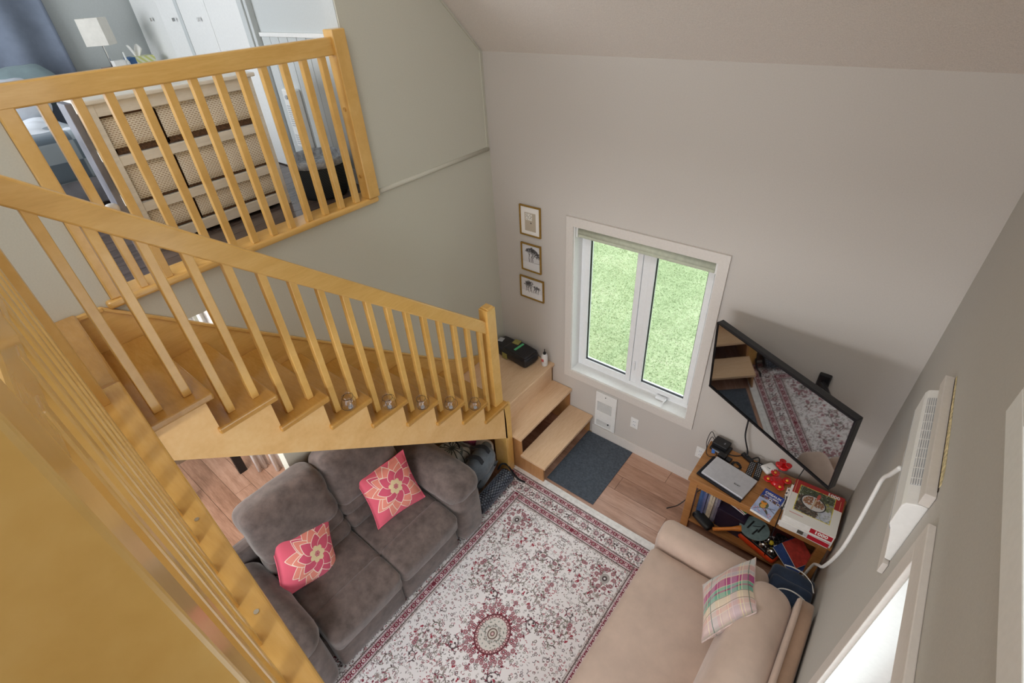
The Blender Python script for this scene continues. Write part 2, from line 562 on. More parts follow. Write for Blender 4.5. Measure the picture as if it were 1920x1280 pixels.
lwall = struct(MB().box((-3.1, -1.0, 2.3), (-0.121, -0.9, 4.3)).build('wall_loft_right', M['loft_wall']))
for i in range(9):                                            # beadboard boards beside the post
    x0 = -0.10 - 0.105 * i
    MB().box((x0 - 0.103, -1.008, 2.56), (x0 - 0.002, -1.0, 3.32)).build('board', M['loft_wall'], lwall, bevel=0.004)
MB().box((-1.04, -1.02, 3.32), (-0.08, -1.0, 3.345)).build('chair_rail', M['white'], lwall, bevel=0.004)
struct(MB().box((-1.04, -1.016, 2.462), (-0.05, -1.0, 2.56)).build('baseboard_loft', M['white'], bevel=0.003))
struct(MB().box((-3.13, -4.2, 2.3), (-3.03, -0.9, 4.3)).build('wall_loft_far', M['loft_wall']))
struct(MB().box((-3.1, -4.2, 4.25), (-0.12, -0.9, 4.3)).build('ceiling', M['loft_wall']))
struct(MB().box((-2.6, -7, 0), (-2.5, 0, 2.26)).build('wall_under_loft', M['wall']))
struct(MB().box((-1.16, -1.96, 0), (-0.96, 0, 2.26)).build('wall_under_stair', M['wall']))

# closet doors on the loft's right wall
def closet_door(nm, leaves, label=None):
    d = bpy.data.objects.new(nm, None); COL.objects.link(d); d.location = (leaves[0][0], -1.0, 2.462); struct(d)
    for x0, x1, ang, knob in leaves:
        h = (x1 - x0) / 2
        o = MB().obox(((x0 + x1) / 2, -1.022 - h * abs(math.sin(ang)), 3.36), (h, 0.012, 0.89), ang).build('leaf', M['white'], d, bevel=0.003)
        if knob:
            MB().lathe([(0.0, 0.0), (0.008, 0.003), (0.008, 0.012), (0.0, 0.016)], (0, 0, 0), 10)
            MB().obox((knob, -1.05 - h * abs(math.sin(ang)), 3.42), (0.006, 0.010, 0.012)).build('knob', M['chrome'], d, bevel=0.003)
    return d
closet_door('door_1', [(-2.98, -2.38, 0.0, -2.62), (-2.375, -2.10, 0.12, -2.16)])
closet_door('door_2', [(-2.03, -1.64, 0.05, -1.75), (-1.635, -1.18, 0.0, None)])
struct(MB().box((-2.10, -1.05, 2.462), (-2.045, -1.0, 4.25)).build('trim_4', M['loft_wall'], bevel=0.003))
struct(MB().box((-1.17, -1.04, 2.462), (-1.05, -1.0, 4.25)).box((-1.13, -1.052, 2.462), (-1.085, -1.04, 4.25)).build('trim_5', M['loft_wall'], bevel=0.003))

# ---- window_1 : two casements
def window_thing(nm, loc):
    d = bpy.data.objects.new(nm, None); COL.objects.link(d); d.location = loc; return struct(d)
w1 = window_thing('window_1', (1.33, 0.1, 0.655))
cs = MB()
for bx in (((0.725, -0.018, 0.578), (HX0, 0, 2.105)), ((HX1, -0.018, 0.578), (1.932, 0, 2.105)), ((HX0, -0.018, HZ1), (HX1, 0, 2.105)), ((HX0, -0.018, 0.578), (HX1, 0, HZ0))):
    cs.box(*bx)
cs.build('casing', M['trim'], w1)
rv = MB()
t = 0.008
rv.box((HX0, -0.004, HZ0), (HX0 + t, 0.18, HZ1)); rv.box((HX1 - t, -0.004, HZ0), (HX1, 0.18, HZ1)); rv.box((HX0, 0, HZ1 - t), (HX1, 0.18, HZ1)); rv.box((HX0, -0.006, HZ0), (HX1, 0.18, HZ0 + t))
rv.build('reveal', M['white'], w1)
fr = MB()
Y0, Y1 = 0.105, 0.18
fr.box((HX0 + t, Y0, HZ0 + t), (0.83, Y1, HZ1 - t)); fr.box((1.83, Y0, HZ0 + t), (HX1 - t, Y1, HZ1 - t))
fr.box((0.83, Y0, HZ0 + t), (1.83, Y1, 0.70)); fr.box((0.83, Y0, 1.98), (1.83, Y1, HZ1 - t)); fr.box((1.315, Y0, 0.70), (1.37, Y1, 1.98))
fr.build('frame', M['pvc'], w1, bevel=0.003)
for x0, x1 in ((0.832, 1.313), (1.372, 1.828)):
    s = MB(); q = 0.042
    s.box((x0, 0.095, 0.702), (x0 + q, 0.15, 1.978)); s.box((x1 - q, 0.095, 0.702), (x1, 0.15, 1.978))
    s.box((x0 + q, 0.095, 0.702), (x1 - q, 0.15, 0.702 + q)); s.box((x0 + q, 0.095, 1.978 - q), (x1 - q, 0.15, 1.978))
    so = s.build('sash', M['pvc'], w1, bevel=0.003)
    g = MB(); e = 0.006
    g.box((x0 + q, 0.11, 0.702 + q), (x0 + q + e, 0.125, 1.978 - q)); g.box((x1 - q - e, 0.11, 0.702 + q), (x1 - q, 0.125, 1.978 - q)); g.box((x0 + q, 0.11, 0.702 + q), (x1 - q, 0.125, 0.702 + q + e))
    g.build('gasket', M['dark_metal'], so)
    MB().box((x0 + q, 0.118, 0.702 + q), (x1 - q, 0.122, 1.978 - q)).build('pane', M['glass'], so)
cr = MB().box((1.57, 0.062, 0.668), (1.66, 0.1, 0.694)).build('crank_box', M['pvc'], w1, bevel=0.006)
MB().tube(bez([(1.655, 0.075, 0.694), (1.665, 0.05, 0.705), (1.655, 0.02, 0.69), (1.66, 0.0, 0.67)], 6), 0.006, 8).build('crank_handle', M['pvc'], cr, smooth=True)
MB().box((1.335, 0.088, 0.84), (1.35, 0.105, 0.93)).build('sash_lock', M['pvc'], w1, bevel=0.004)

# ---- window_2 : tall patio window low on the right wall, window_3 above it
w2 = window_thing('window_2', (WX, -2.5, 0.0))
c2 = MB()
c2.box((WX - 0.02, -3.36, 2.19), (WX, -1.64, 2.275)); c2.box((WX - 0.02, -1.72, 0.0), (WX, -1.64, 2.19)); c2.box((WX - 0.02, -3.36, 0.0), (WX, -3.28, 2.19))
c2.build('casing', M['trim'], w2, bevel=0.003)
c3 = MB()
c3.box((WX - 0.005, -1.732, 0.02), (WX + 0.2, -1.72, 2.19)); c3.box((WX - 0.005, -3.3, 2.178), (WX + 0.2, -1.732, 2.19)); c3.box((WX - 0.005, -3.3, 0.02), (WX + 0.2, -3.288, 2.178))
c3.build('jamb', M['white'], w2)
c4 = MB()
for ya, yb in ((-1.80, -1.732), (-2.56, -2.48), (-3.288, -3.22)): c4.box((WX + 0.12, ya, 0.0), (WX + 0.19, yb, 2.178))
c4.box((WX + 0.12, -3.22, 2.1), (WX + 0.19, -1.80, 2.178)); c4.box((WX + 0.12, -3.22, 0.0), (WX + 0.19, -1.80, 0.09))
f2 = c4.build('frame', M['pvc'], w2, bevel=0.004)
for ya, yb in ((-2.48, -1.80), (-3.22, -2.56)): MB().box((WX + 0.15, ya, 0.09), (WX + 0.155, yb, 2.1)).build('pane', M['glass'], f2)
w3 = window_thing('window_3', (WX, -2.1, 2.75))
c5 = MB()
c5.box((WX - 0.02, -2.67, 2.675), (WX, -1.60, 2.75)); c5.box((WX - 0.02, -1.75, 2.75), (WX, -1.60, 3.78)); c5.box((WX - 0.02, -2.67, 2.75), (WX, -2.60, 3.78)); c5.box((WX - 0.02, -2.6, 3.7), (WX, -1.75, 3.78))
c5.build('casing', M['white'], w3, bevel=0.003)
c6 = MB()
c6.box((WX + 0.1, -2.6, 2.75), (WX + 0.17, -2.54, 3.7)); c6.box((WX + 0.1, -1.81, 2.75), (WX + 0.17, -1.75, 3.7)); c6.box((WX + 0.1, -2.54, 2.75), (WX + 0.17, -1.81, 2.81)); c6.box((WX + 0.1, -2.54, 3.64), (WX + 0.17, -1.81, 3.7))
f3 = c6.build('frame', M['pvc'], w3)
MB().box((WX + 0.13, -2.54, 2.81), (WX + 0.135, -1.81, 3.64)).build('pane', M['glass'], f3)

# ---- lawn outside
k = NT('lawn_soil')
v = k.coords('World')
tn = k.n('ShaderNodeTexNoise', i_Scale=1.3, i_Detail=6.0, i_Roughness=0.7)
tn2 = k.n('ShaderNodeTexNoise', i_Scale=45.0, i_Detail=3.0)
k.l(v, tn.inputs['Vector']); k.l(v, tn2.inputs['Vector'])
mx = k.n('ShaderNodeMix'); mx.inputs[0].default_value = 0.55
k.l(tn.outputs['Fac'], mx.inputs[2]); k.l(tn2.outputs['Fac'], mx.inputs[3])
k.l(k.ramp(mx.outputs[0], [(0.3, (120, 138, 96)), (0.47, (146, 162, 120)), (0.55, (160, 174, 134)), (0.68, (182, 186, 154))]), k.b.inputs['Base Color'])
k.b.inputs['Roughness'].default_value = 0.95
struct(MB().box((-8, 0.25, -0.7), (12, 16, -0.5)).build('floor_lawn', k.m))
N = 70000
gx = rng.uniform(-2.5, 4.5, N); gy = rng.uniform(0.6, 7.0, N); hh = rng.uniform(0.010, 0.026, N); an = rng.uniform(0, 6.28, N); le = rng.uniform(-0.022, 0.022, (N, 2))
vs = np.zeros((N, 3, 3)); wdt = 0.005
vs[:, 0] = np.stack([gx - wdt * np.cos(an), gy - wdt * np.sin(an), np.full(N, -0.5)], 1)
vs[:, 1] = np.stack([gx + wdt * np.cos(an), gy + wdt * np.sin(an), np.full(N, -0.5)], 1)
vs[:, 2] = np.stack([gx + le[:, 0], gy + le[:, 1], -0.5 + hh], 1)
gm = bpy.data.meshes.new('grass')
gm.vertices.add(N * 3); gm.vertices.foreach_set('co', vs.ravel())
gm.loops.add(N * 3); gm.loops.foreach_set('vertex_index', np.arange(N * 3, dtype=np.int32))
gm.polygons.add(N); gm.polygons.foreach_set('loop_start', np.arange(0, N * 3, 3, dtype=np.int32)); gm.polygons.foreach_set('loop_total', np.full(N, 3, np.int32))
gm.update()
kg = NT('grass_blades')
tg = kg.n('ShaderNodeTexNoise', i_Scale=2.2, i_Detail=5.0); kg.l(kg.coords('World'), tg.inputs['Vector'])
kg.l(kg.ramp(tg.outputs['Fac'], [(0.3, (132, 150, 108)), (0.5, (154, 170, 130)), (0.7, (180, 186, 152))]), kg.b.inputs['Base Color'])
kg.b.inputs['Roughness'].default_value = 0.8
gm.materials.append(kg.m)
go = bpy.data.objects.new('grass', gm); COL.objects.link(go)
tag(go, 'short green lawn grass seen through the window', 'grass', kind='stuff')
# ================================================================== STAIRS AND RAILINGS
TZ = lambda i: 0.845 + 0.1785 * i
TY = lambda i: -0.821 - 0.222 * i
st = thing('staircase', 'yellow maple staircase climbing along the left wall with open sawtooth side', 'staircase', (0.36, -0.9, 0.64))
for i in range(9):
    MB().box((0.018, TY(i) - 0.268, TZ(i) - 0.034), (0.731, TY(i), TZ(i))).build('tread', M['maple_dark'], st, bevel=0.009, seg=3)
for i in range(10):
    y0 = TY(i) - 0.037 if i < 9 else -2.835
    z0 = TZ(i - 1) if i else 0.638
    z1 = TZ(i) - 0.034 if i < 9 else 2.44
    MB().box((0.02, y0 - 0.016, z0 - 0.02), (0.70, y0, z1)).build('riser', M['maple_x'], st)
saw = []
for i in range(9):
    saw += [(TY(i) - 0.036, (TZ(i - 1) if i else 0.62) - (0.034 if i else 0)), (TY(i) - 0.036, TZ(i) - 0.034)]
saw += [(-2.83, TZ(8) - 0.034), (-2.83, 2.066), (-0.842, 0.438)]
saw[0] = (-0.842, 0.62)
MB().prism(saw, 'x', 0.688, 0.712).build('stringer', M['maple_lit'], st)
sk = [(-3.0, 2.463), (-2.683, 2.463), (-0.80, 0.935), (-0.70, 0.862), (-0.376, 0.702), (-0.285, 0.646), (-0.80, 0.64), (-2.83, 2.2), (-3.0, 2.2)]
MB().prism(sk, 'x', 0.003, 0.018).build('wall_skirt', M['maple_y'], st)
cap = MB()
top = [(-3.0, 2.463), (-2.683, 2.463), (-0.80, 0.935), (-0.70, 0.862), (-0.376, 0.702), (-0.285, 0.646)]
for (ya, za), (yb, zb) in zip(top[:-1], top[1:]):
    cap.prism([(ya, za - 0.012), (yb, zb - 0.012), (yb, zb + 0.008), (ya, za + 0.008)], 'x', 0.003, 0.026)
cap.build('skirt_cap', M['maple_y'], st, bevel=0.003)
MB().box((0.575, -0.865, 0.0), (0.712, -0.835, 0.80)).box((0.688, -0.845, 0.0), (0.714, -0.785, 0.81)).build('end_post', M['maple'], st, bevel=0.003)

sr = thing('stair_railing', 'yellow maple railing with square balusters on the open side of the staircase', 'railing', (0.655, -0.87, 0.845))
RB = lambda y: 1.584 - 0.8303 * (y + 0.975)          # underside of the sloped handrail
b0 = None
for i in range(17):
    y = -2.779 + 0.1122 * i
    kk = min(8, max(0, int(math.floor((TY(0) - y) / 0.222))))
    z0, z1 = TZ(kk), RB(y) + 0.02
    MB().box((0.639, y - 0.0165, z0), (0.671, y + 0.0165, z1)).build('baluster', M['maple'], sr, bevel=0.003)
MB().prism([(-2.885, RB(-2.885)), (-2.885, RB(-2.885) + 0.108), (-0.835, RB(-0.835) + 0.108), (-0.835, RB(-0.835))], 'x', 0.637, 0.675).build('handrail', M['maple_y'], sr, bevel=0.007)
MB().box((0.612, -0.925, TZ(0)), (0.692, -0.838, 1.735)).prism([(0.612, 1.735), (0.692, 1.735), (0.68, 1.748), (0.624, 1.748)], 'y', -0.913, -0.850).build('newel_post', M['maple'], sr, bevel=0.005)

# ---- lower oak steps and landing in the corner
es = thing('corner_steps', 'pale oak landing with two open steps in the corner under the window', 'steps', (0.5, -0.4, 0))
MB().box((0.004, -0.79, 0.608), (0.606, -0.002, 0.638)).build('tread', M['oak'], es, bevel=0.004)
MB().box((0.553, -0.785, 0.396), (0.804, -0.004, 0.426)).build('tread', M['oak'], es, bevel=0.004)
MB().box((0.78, -0.775, 0.183), (1.04, -0.004, 0.213)).build('tread', M['oak'], es, bevel=0.004)
MB().box((0.565, -0.78, 0.426), (0.585, -0.01, 0.608)).build('riser', M['oak'], es)
for x0, x1, z1 in ((0.03, 0.585, 0.608), (0.585, 0.785, 0.396), (0.785, 1.015, 0.183)):
    MB().box((x0, -0.765, 0.0), (x1, -0.748, z1)).build('side_panel', M['oak_side'], es)
    MB().box((x0, -0.02, 0.0), (x1, -0.004, z1)).build('side_panel', M['oak_side'], es)

# ---- loft railing
lr = thing('loft_railing', 'yellow maple guard railing across the bedroom loft opening', 'railing', (0, -1.87, 2.482))
MB().box((-0.13, -2.66, 2.444), (0.032, -1.115, 2.482)).build('sill_board', M['maple_y'], lr, bevel=0.014, seg=3)
MB().box((-0.042, -1.195, 2.482), (0.042, -1.112, 3.385)).build('newel_post', M['maple'], lr, bevel=0.006)
MB().box((-0.02, -2.634, 2.482), (0.02, -2.575, 3.30)).build('newel_post', M['maple'], lr, bevel=0.006)
MB().box((-0.02, -2.634, 3.268), (0.021, -1.19, 3.352)).build('top_rail', M['maple_y'], lr, bevel=0.007)
b = MB().box((-0.017, -1.283, 2.482), (0.017, -1.249, 3.275)).build('baluster', M['maple'], lr, bevel=0.003)
for i in range(1, 12):
    dup(b, lr, (0, -0.1115 * i, 0))
for z in (3.29, 3.0, 2.62):
    MB().tube([(0.0, -1.196, z), (0.0, -1.2005, z)], 0.011, 10).build('screw_plug', M['maple_dark'], lr)

# ---- railing of the upper floor, right below the camera
SA = -0.0735                                         # its slight skew
SY = lambda x: -2.776 + SA * x                       # front edge of its sill board
ur = thing('upper_railing', 'yellow maple guard railing at the edge of the upper floor, nearest the viewer', 'railing', (1.4, -2.93, 2.482))
def skew(x0, x1, d0, d1, z0, z1, nm, m, bev=0.006, seg=2):
    return MB().prism([(x0, SY(x0) - d0), (x1, SY(x1) - d0), (x1, SY(x1) - d1), (x0, SY(x0) - d1)], 'z', z0, z1).build(nm, m, ur, bevel=bev, seg=seg)
skew(0.0, 0.690, 0.0, 0.13, 2.444, 2.482, 'nosing', M['maple_dark'], 0.014, 3)
skew(0.692, WX, 0.0, 0.14, 2.444, 2.482, 'sill_board', M['maple_x'], 0.008, 3)
skew(0.692, WX, 0.02, 0.05, 2.2, 2.444, 'fascia', M['maple_x'], 0.0)
rowd = lambda x: SY(max(x, 1.455)) - 0.066                       # centre line of the balusters
for i in range(-5, 7):
    x = 1.455 + 0.1155 * i
    MB().obox((x, rowd(x) - (0.016 if i < 0 else 0), 2.89), (0.0165, 0.0165, 0.41), SA).build('baluster', M['maple'], ur, bevel=0.003)
MB().obox((0.765, -2.928, 2.93), (0.042, 0.042, 0.45), SA).build('newel_post', M['maple'], ur, bevel=0.005)
MB().obox((2.258, rowd(2.258) - 0.045, 2.985), (0.043, 0.06, 0.51), SA).build('newel_post', M['maple'], ur, bevel=0.005)
MB().prism([(0.80, -2.93), (1.455, rowd(1.455) + 0.018), (2.22, rowd(2.22) + 0.014), (2.22, rowd(2.22) - 0.024), (1.455, rowd(1.455) - 0.020), (0.80, -2.966)], 'z', 3.268, 3.352).build('top_rail', M['maple_x'], ur, bevel=0.007)
for x, dy in ((1.513, 0.03), (1.861, 0.03)):
    MB().lathe([(0.0, 0.0), (0.006, 0.0), (0.006, 0.003), (0.0, 0.003)], (x, SY(x) - dy, 2.4815), 10).build('screw', M['chrome'], ur)
# ================================================================== PAINTED PRINTS
class Canvas:
    def __init__(self, wm, hm, ppm, bgc):
        self.W, self.H, self.s = int(round(wm * ppm)), int(round(hm * ppm)), ppm
        self.a = np.zeros((self.H, self.W, 3), np.float32) + np.array(bgc, np.float32)
        self.wm, self.hm = wm, hm

    def mask(self, x0, y0, x1, y1):
        i0, i1 = max(0, int(x0 * self.s) - 1), min(self.W, int(x1 * self.s) + 2)
        j0, j1 = max(0, int(y0 * self.s) - 1), min(self.H, int(y1 * self.s) + 2)
        if i1 <= i0 or j1 <= j0: return None
        xs = (np.arange(i0, i1) + 0.5) / self.s; ys = (np.arange(j0, j1) + 0.5) / self.s
        X, Y = np.meshgrid(xs, ys)
        return (slice(j0, j1), slice(i0, i1)), X, Y

    def blend(self, sl, al, c):
        self.a[sl] = self.a[sl] * (1 - al[..., None]) + np.array(c, np.float32) * al[..., None]

    def ell(self, x, y, rx, ry, c, ang=0.0, al=1.0):
        R = max(rx, ry)
        m = self.mask(x - R, y - R, x + R, y + R)
        if m is None: return
        sl, X, Y = m
        dx, dy = X - x, Y - y
        ca, sa = math.cos(ang), math.sin(ang)
        u, v = (dx * ca + dy * sa) / rx, (-dx * sa + dy * ca) / ry
        d = np.sqrt(u * u + v * v)
        k = np.clip((1 - d) * min(rx, ry) * self.s + 0.5, 0, 1) * al
        self.blend(sl, k, c)

    def petal(self, x, y, ln, wd, ang, c, al=1.0):
        """leaf shape starting at (x, y) pointing along ang"""
        m = self.mask(x - ln, y - ln, x + ln, y + ln)
        if m is None: return
        sl, X, Y = m
        dx, dy = X - x, Y - y
        ca, sa = math.cos(ang), math.sin(ang)
        t = (dx * ca + dy * sa) / ln
        v = np.abs(-dx * sa + dy * ca)
        tt = np.clip(t, 0, 1)
        prof = wd * (np.sin(PI * tt ** 0.75)) ** 0.8
        k = np.clip((prof - v) * self.s + 0.5, 0, 1) * ((t > 0) & (t < 1)) * al
        self.blend(sl, k, c)

    def rect(self, x0, y0, x1, y1, c, al=1.0):
        m = self.mask(x0, y0, x1, y1)
        if m is None: return
        sl, X, Y = m
        k = np.clip(np.minimum(np.minimum(X - x0, x1 - X), np.minimum(Y - y0, y1 - Y)) * self.s + 0.5, 0, 1) * al
        self.blend(sl, k, c)

    def line(self, pts, wd, c, al=1.0):
        for (xa, ya), (xb, yb) in zip(pts[:-1], pts[1:]):
            m = self.mask(min(xa, xb) - wd, min(ya, yb) - wd, max(xa, xb) + wd, max(ya, yb) + wd)
            if m is None: continue
            sl, X, Y = m
            L2 = (xb - xa) ** 2 + (yb - ya) ** 2 + 1e-12
            t = np.clip(((X - xa) * (xb - xa) + (Y - ya) * (yb - ya)) / L2, 0, 1)
            d = np.hypot(X - xa - t * (xb - xa), Y - ya - t * (yb - ya))
            self.blend(sl, np.clip((wd / 2 - d) * self.s + 0.5, 0, 1) * al, c)

    def arc(self, x, y, r, a0, a1, wd, c, n=8):
        self.line([(x + r * math.cos(a0 + (a1 - a0) * i / n), y + r * math.sin(a0 + (a1 - a0) * i / n)) for i in range(n + 1)], wd, c)


RW, RL = 1.62, 2.42
CRM, RED, DK, OLV, GRY, PNK = (236, 232, 233), (118, 36, 54), (78, 64, 66), (122, 116, 106), (166, 160, 160), (216, 184, 184)

def rug_print():
    hw, hl = RW / 2, RL / 2
    q = Canvas(hw, hl, 420, CRM)       # one quarter, origin = rug corner, mirrored afterwards
    rd = random.Random(3)

    def floret(x, y, r, col=RED, ring=DK):
        for k in range(6):
            q.ell(x + r * 0.62 * math.cos(k * PI / 3), y + r * 0.62 * math.sin(k * PI / 3), r * 0.36, r * 0.36, col)
            q.ell(x + r * 0.62 * math.cos(k * PI / 3), y + r * 0.62 * math.sin(k * PI / 3), r * 0.2, r * 0.2, PNK)
        q.ell(x, y, r * 0.34, r * 0.34, ring); q.ell(x, y, r * 0.2, r * 0.2, CRM)

    def stripe(d0, d1, seed):
        r2 = random.Random(seed)
        m = (d0 + d1) / 2
        for hz in (True, False):
            ln = hw if hz else hl
            def R(a0, b0, a1, b1, c, al=1.0):
                if hz: q.rect(a0, b0, a1, b1, c, al)
                else: q.rect(b0, a0, b1, a1, c, al)
            st0 = d0
            R(st0, d0, ln, d1, RED)
            wdt = d1 - d0
            for e in (d0 - 0.016, d1 + 0.006):
                R(st0, e, ln, e + 0.010, (140, 122, 118))
                t = st0
                while t < ln:
                    R(t, e + 0.001, t + 0.006, e + 0.009, DK); t += 0.013
            R(st0, d0 + 0.002, ln, d0 + 0.0055, CRM); R(st0, d1 - 0.0055, ln, d1 - 0.002, CRM)
            t = st0 + 0.03
            i = 0
            while t < ln:
                x, y = (t, m) if hz else (m, t)
                if i % 2 == 0:
                    q.ell(x, y, wdt * 0.27, wdt * 0.27, CRM); q.ell(x, y, wdt * 0.12, wdt * 0.12, (176, 90, 92))
                else:
                    q.ell(x, y, wdt * 0.22, wdt * 0.22, PNK); q.ell(x, y, wdt * 0.13, wdt * 0.13, OLV)
                for sg in (-1, 1):
                    xx, yy = (t + 0.019, m + sg * wdt * 0.2) if hz else (m + sg * wdt * 0.2, t + 0.019)
                    q.ell(xx, yy, 0.005, 0.004, CRM if sg > 0 else PNK)
                t += 0.040
                i += 1

    def speck(x, y):
        c = rd.choice([DK, DK, GRY, OLV, (128, 70, 76), GRY, (150, 60, 70)])
        kx = rd.random()
        if kx < 0.55:
            q.petal(x, y, rd.uniform(0.008, 0.018), rd.uniform(0.0016, 0.0034), rd.uniform(0, 6.28), c)
        elif kx < 0.8:
            r = rd.uniform(0.006, 0.012); a = rd.uniform(0, 6.28)
            q.arc(x, y, r, a, a + rd.uniform(2, 4.5), 0.0028, c)
        else:
            r = rd.uniform(0.004, 0.008)
            for k in range(5): q.ell(x + r * math.cos(k * 1.257), y + r * math.sin(k * 1.257), r * 0.4, r * 0.4, c)
            q.ell(x, y, r * 0.4, r * 0.4, CRM)

    def rosette(x, y, r):
        q.arc(x, y, r, 0, 6.28, 0.003, GRY, 20); q.arc(x, y, r * 0.68, 0, 6.28, 0.003, (150, 110, 112), 16)
        for k in range(8): q.ell(x + r * 0.42 * math.cos(k * PI / 4), y + r * 0.42 * math.sin(k * PI / 4), r * 0.14, r * 0.14, RED if k % 2 else DK)
        q.ell(x, y, r * 0.2, r * 0.2, PNK); q.ell(x, y, r * 0.09, r * 0.09, RED)
        for k in range(10):
            a = k * 0.628; q.petal(x + r * 1.02 * math.cos(a), y + r * 1.02 * math.sin(a), r * 0.34, r * 0.1, a + 0.6, rd.choice([DK, GRY, OLV]))

    def scroll(x, y, r, a, sg, c):
        pts = [(x + r * (1 - 0.1 * i) * math.cos(a + sg * i * 0.55), y + r * (1 - 0.1 * i) * math.sin(a + sg * i * 0.55)) for i in range(9)]
        q.line(pts, 0.005, c)
        q.ell(pts[-1][0], pts[-1][1], 0.007, 0.007, c)
        for i in (1, 3, 5): q.petal(pts[i][0], pts[i][1], 0.022, 0.004, a + sg * i * 0.55 + 0.8, rd.choice([DK, OLV, RED]))

    # field and wide border: scattered leaves and tendrils
    for _ in range(2900):
        speck(rd.uniform(0.035, hw), rd.uniform(0.035, hl))
    for _ in range(26):
        scroll(rd.uniform(0.34, hw), rd.uniform(0.34, hl - 0.1), rd.uniform(0.035, 0.075), rd.uniform(0, 6.28), rd.choice((-1, 1)), rd.choice([DK, OLV, GRY]))
    for _ in range(20):
        floret(rd.uniform(0.36, hw), rd.uniform(0.36, hl - 0.25), rd.uniform(0.011, 0.017), rd.choice([RED, RED, OLV]))
    for _ in range(15):
        x, y = rd.uniform(0.36, hw), rd.uniform(0.36, hl - 0.1)
        for k in range(4): q.petal(x, y, 0.015, 0.0045, k * 0.9 + rd.uniform(0, 6), (150, 40, 56))
    t = 0.17
    while t < hl:
        rosette(0.152, t, 0.034)
        if t < hw: rosette(t, 0.152, 0.034)
        for dd in (0.06,):
            scroll(0.152, t + dd, 0.024, 1.0, 1, DK)
            if t < hw: scroll(t + dd, 0.152, 0.024, 2.0, -1, DK)
        t += 0.118
    stripe(0.052, 0.092, 5)
    stripe(0.222, 0.266, 6)
    q.rect(0.286, 0.286, hw, 0.292, (190, 180, 176)); q.rect(0.286, 0.286, 0.292, hl, (190, 180, 176))
    # corner rosette, then the medallion
    cx, cy = 0.405, 0.43
    q.ell(cx, cy, 0.035, 0.04, (176, 170, 168)); q.ell(cx, cy, 0.018, 0.02, DK); q.ell(cx, cy, 0.008, 0.008, CRM)
    for k in range(9):
        a = k * 0.698
        floret(cx + 0.066 * math.cos(a), cy + 0.075 * math.sin(a), 0.017, RED, OLV)
        q.petal(cx + 0.085 * math.cos(a + 0.35), cy + 0.096 * math.sin(a + 0.35), 0.016, 0.006, a + 0.35, RED)
    for cxm, cym in ((hw, hl),):
        for k in range(12):
            a = k * PI / 6 + PI / 12
            floret(cxm + 0.158 * 0.86 * math.cos(a), cym + 0.162 * math.sin(a), 0.021, RED, DK)
            a2 = a + PI / 12
            for da in (-0.17, 0.0, 0.17):
                r2_ = 0.205 if da == 0 else 0.190
                floret(cxm + r2_ * 0.86 * math.cos(a2 + da), cym + r2_ * math.sin(a2 + da), 0.0135 if da else 0.017, RED, OLV)
            q.ell(cxm + 0.135 * 0.9 * math.cos(a2), cym + 0.146 * math.sin(a2), 0.008, 0.008, RED)
            q.petal(cxm + 0.226 * 0.86 * math.cos(a2), cym + 0.226 * math.sin(a2), 0.016, 0.006, a2, RED)
            q.petal(cxm + 0.205 * 0.86 * math.cos(a), cym + 0.205 * math.sin(a), 0.018, 0.005, a + 0.5, GRY)
        q.ell(cxm, cym, 0.118, 0.138, (92, 34, 44)); q.ell(cxm, cym, 0.110, 0.130, (214, 208, 202))
        for k in range(28):
            a = k * 2 * PI / 28
            q.ell(cxm + 0.103 * math.cos(a), cym + 0.122 * math.sin(a), 0.012, 0.012, (108, 40, 50)); q.ell(cxm + 0.102 * math.cos(a), cym + 0.121 * math.sin(a), 0.007, 0.007, PNK)
        r3 = random.Random(9)
        for _ in range(120):
            a, r = r3.uniform(0, 6.28), r3.uniform(0.04, 0.09)
            q.petal(cxm + r * math.cos(a), cym + 1.15 * r * math.sin(a), 0.014, 0.003, r3.uniform(0, 6.28), r3.choice([OLV, GRY, (120, 130, 124)]))
        q.ell(cxm, cym, 0.034, 0.038, (96, 74, 66)); q.ell(cxm, cym, 0.027, 0.031, (206, 200, 190)); q.ell(cxm, cym, 0.016, 0.018, (120, 92, 84)); q.ell(cxm, cym, 0.009, 0.01, PNK)
    q.rect(0, 0, hw, 0.034, (228, 226, 224)); q.rect(0, 0, 0.012, hl, (228, 226, 224))
    h = np.concatenate([q.a, q.a[:, ::-1]], 1)
    return np.concatenate([h, h[::-1]], 0)


